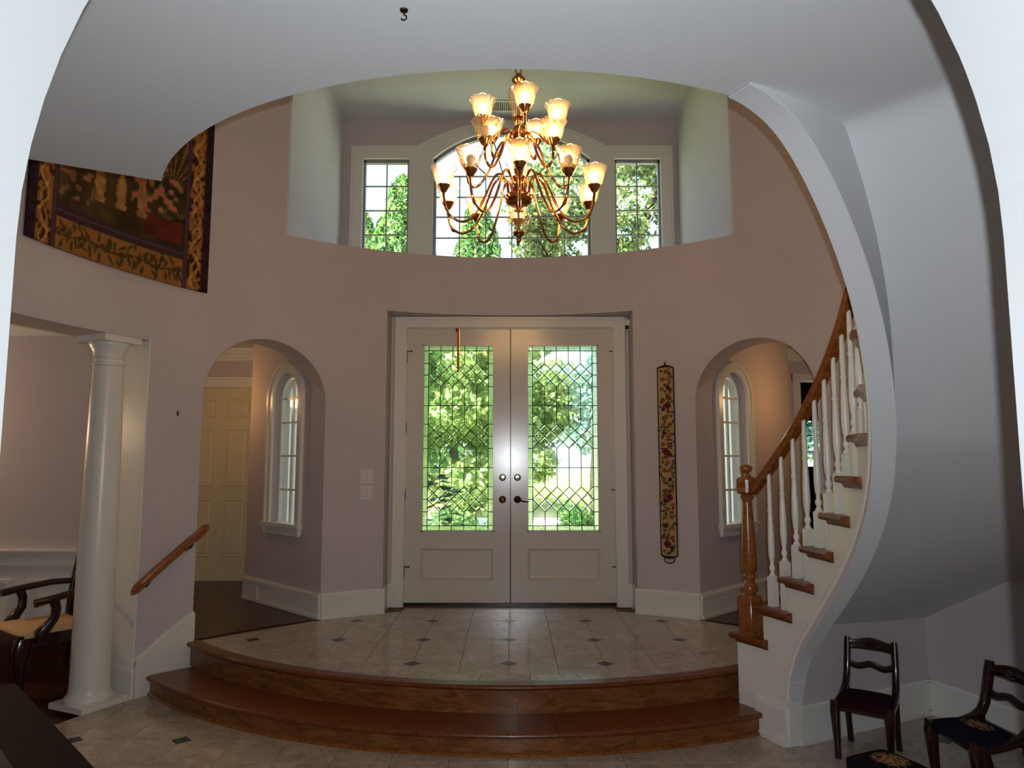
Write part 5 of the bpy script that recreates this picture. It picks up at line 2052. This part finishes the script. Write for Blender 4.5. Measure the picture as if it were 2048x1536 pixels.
def leaf_cloud(pts, size, aspect=0.5, seed=1, droop=0.0):
    rnd = random.Random(seed)
    vs, fs = [], []
    for p in pts:
        s = size * (.6 + .8 * rnd.random())
        d = Vector((rnd.gauss(0, 1), rnd.gauss(0, 1), rnd.gauss(0, 1) - droop))
        if d.length < 1e-3:
            continue
        d.normalize()
        q = d.cross(Vector((rnd.gauss(0, 1), rnd.gauss(0, 1), rnd.gauss(0, 1))))
        if q.length < 1e-3:
            continue
        q.normalize()
        q *= s * aspect
        d *= s
        P_ = Vector(p)
        o = len(vs)
        vs += [tuple(P_ - d), tuple(P_ - q + d * .1), tuple(P_ + d), tuple(P_ + q + d * .1)]
        fs.append((o, o + 1, o + 2, o + 3))
    me = bpy.data.meshes.new('foliage')
    me.from_pydata(vs, [], fs)
    return me
def blob_points(blobs, n, seed, shell=.55):
    rnd = random.Random(seed)
    tot = sum(b[3] ** 2 for b in blobs)
    out = []
    for bx_, by_, bz_, br_ in blobs:
        for _ in range(int(n * br_ ** 2 / tot)):
            d = Vector((rnd.gauss(0, 1), rnd.gauss(0, 1), rnd.gauss(0, 1))).normalized()
            r_ = br_ * (shell + (1 - shell) * rnd.random()) * (.85 + .3 * rnd.random())
            out.append((bx_ + d.x * r_, by_ + d.y * r_, bz_ + d.z * r_ * .85))
    return out
def tree(name, loc, label, blobs, n, leaf, size, trunk, seed, aspect=.5, group='trees outside the windows'):
    t = tag(empty(name, loc), label, 'tree', group)
    o = link('foliage', leaf_cloud(blob_points(blobs, n, seed), size, aspect, seed), leaf, t)
    if trunk:
        for path, w0, w1 in trunk:
            m = MB()
            k = len(path)
            m.sweep(path, [w0 + (w1 - w0) * i / (k - 1) for i in range(k)], n=9)
            m.build('trunk' if path is trunk[0][0] else 'branch', 'bark', t, 60)
    return t
def rblobs(seed, n, c, spread, r0, r1):
    rnd = random.Random(seed)
    return [(c[0] + rnd.uniform(-1, 1) * spread[0], c[1] + rnd.uniform(-1, 1) * spread[1], c[2] + rnd.uniform(-1, 1) * spread[2], rnd.uniform(r0, r1)) for _ in range(n)]

# broad tree right before the door: fills most of the glass
bb_ = rblobs(3, 40, (.25, 0, 2.9), (2.3, 1.0, 1.7), .38, .72) + rblobs(4, 8, (-.4, 0, 1.3), (1.6, .8, .3), .3, .5)
tree('broadleaf_tree', (-1.5, 14.6, -.12), 'bushy bright green tree with a dark leaning trunk seen through the front doors', bb_, 26000, 'leaf_bright', .075, [([(.3, .2, 0), (.25, .2, .7), (.45, .15, 1.3), (.3, .1, 2.2), (.1, 0, 3.4)], .16, .06), ([(.4, .15, 1.2), (.75, 0, 1.55), (1.3, -.2, 1.9)], .07, .02), ([(.3, .2, .9), (-.3, .1, 1.5), (-.9, 0, 2.0)], .08, .02)], 5, .55)
# conifers whose tops show in the upper windows
def conifer(loc, h, rad_, seed, label):
    rnd = random.Random(seed)
    pts = []
    for _ in range(18000):
        z_ = rnd.random() ** .8
        a = rnd.random() * 2 * pi
        lob = .75 + .25 * sin(a * 5 + z_ * 30 + seed)
        r_ = rad_ * (1 - z_) ** .6 * lob * (.5 + .5 * rnd.random() ** .5) + .03
        pts.append((r_ * cos(a), r_ * sin(a), .4 + z_ * (h - .4) + r_ * .25))
    t = tag(empty('conifer', loc), label, 'tree', 'trees outside the windows')
    link('foliage', leaf_cloud(pts, .13, .28, seed, -1.2), 'leaf_conifer', t)
    m = MB()
    m.sweep([(0, 0, 0), (0, 0, h * .6)], [.16, .05], n=8)
    m.build('trunk', 'bark', t, 60)
conifer((-2.85, 18.6, -.12), 9.2, 1.9, 11, 'pointed conifer filling the side of the narrow upper window')
conifer((-4.9, 23.2, -.12), 9.9, 1.9, 12, 'lower conifer at the outer edge of the narrow upper window')
conifer((-1.1, 24.0, -.12), 10.6, 2.2, 13, 'broad conifer behind the hanging chandelier')
conifer((-8.3, 22.6, -.12), 8.0, 1.2, 14, 'conifer standing farthest along the hedge line')
# open deciduous tree on the driveway side
ob = rblobs(8, 90, (1.0, .4, 7.0), (2.4, 1.5, 2.1), .28, .6)
trk = [([(0, 0, 0), (.05, 0, 1.4), (.15, .1, 3.0), (.3, .1, 4.6), (.9, .2, 6.2), (1.6, .3, 8.0)], .24, .08),
       ([(.2, .1, 3.6), (-.3, 0, 4.8), (-1.1, .1, 6.0), (-1.9, .2, 7.2)], .11, .03),
       ([(.3, .1, 4.6), (1.3, 0, 5.4), (2.4, .1, 5.9), (3.2, .2, 6.8)], .11, .03),
       ([(.6, .2, 5.5), (.2, .1, 6.6), (-.2, .3, 8.0)], .08, .02),
       ([(1.3, 0, 5.4), (1.7, .2, 6.6), (2.3, .4, 7.6)], .06, .02)]
tree('shade_tree', (1.72, 14.2, -.12), 'open branched shade tree filling the arched and narrow upper windows', ob, 34000, 'leaf_oak', .062, trk, 9, .5)
# low shrubs along the drive
tree('shrub', (1.55, 13.2, -.12), 'low green shrub at the foot of the shade tree', rblobs(31, 9, (0, 0, .45), (.5, .4, .3), .22, .36), 5000, 'leaf_low', .05, None, 32, .5, 'shrubs outside the door')
tree('shrub', (-1.2, 13.0, -.12), 'wide low green shrub below the broad tree', rblobs(33, 14, (0, 0, .35), (1.1, .5, .25), .22, .4), 7000, 'leaf_low', .05, None, 34, .5, 'shrubs outside the door')
tree('shrub', (.2, 14.6, -.12), 'low spreading green ground shrub before the pale driveway', rblobs(35, 8, (0, 0, .18), (.8, .4, .08), .16, .26), 4000, 'leaf_low', .045, None, 36, .5, 'shrubs outside the door')
# distant hazy trees
for i, (x, y, h) in enumerate(((5.0, 42, 9.5), (11.5, 46, 9.0), (-8, 44, 8.5), (19, 44, 7.0))):
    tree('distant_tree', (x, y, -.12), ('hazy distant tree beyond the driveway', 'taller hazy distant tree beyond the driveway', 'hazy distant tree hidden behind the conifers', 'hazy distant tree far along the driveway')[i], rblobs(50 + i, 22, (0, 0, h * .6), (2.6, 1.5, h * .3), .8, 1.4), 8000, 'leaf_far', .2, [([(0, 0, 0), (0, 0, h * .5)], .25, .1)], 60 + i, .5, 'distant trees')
# mound of pine straw behind the drive
mb = MB()
mb.lathe([(0, .75), (1.2, .68), (2.4, .4), (3.4, .1), (3.8, -.05)], (0, 0, 0), 30, False)
md = mb.build('mound', 'grass', None, 60)
md.location = (.1, 23.5, -.12)
md.scale = (1.0, .6, 1.15)
S(md, 'low dry grass mound beyond the driveway', 'mound')
# leafy potted plant on the porch
pp = tag(empty('porch_plant', (-.90, 7.30, .22)), 'large leaved green potted plant on the porch outside the door', 'plant')
mb = MB()
mb.lathe([(.11, 0), (.15, .26), (.165, .27), (.165, .30), (.14, .30), (.13, .26)], n=24)
mb.build('pot', 'terra', pp, 40)
random.seed(77)
for k in range(34):
    z_ = .32 + .95 * random.random()
    a = random.uniform(-1.1, 1.1) if k % 3 else random.random() * 2 * pi
    r_ = .06 + .16 * random.random()
    base = Vector((.02 * cos(a), .02 * sin(a), z_ - .08))
    tip = Vector((r_ * cos(a) + .09, r_ * sin(a), z_))
    d = (tip - base).normalized()
    sd = d.cross(Vector((random.uniform(-.5, .5), random.uniform(-.5, .5), 1))).normalized()
    L_ = .14 + .06 * random.random()
    c_ = tip + d * L_ * .5 + Vector((0, 0, -.02))
    e_ = tip + d * L_ + Vector((0, 0, -.06))
    m = MB()
    nrm = d.cross(sd) * .004
    w_ = .055
    pts = [tip, c_ - sd * w_, e_, c_ + sd * w_]
    m.rings([[p for p in pts], [p + nrm for p in pts]])
    m.build('leaf', 'leaf_plant', pp)
for k in range(4):
    m = MB()
    m.sweep([(.02 * cos(k), .02 * sin(k), .25), (.03 * cos(k * 2), .03 * sin(k * 2), .7), (.05 * cos(k * 1.5), .05 * sin(k), 1.2)], [.008, .006, .003], n=6)
    m.build('stem', 'leaf_plant', pp, 60)
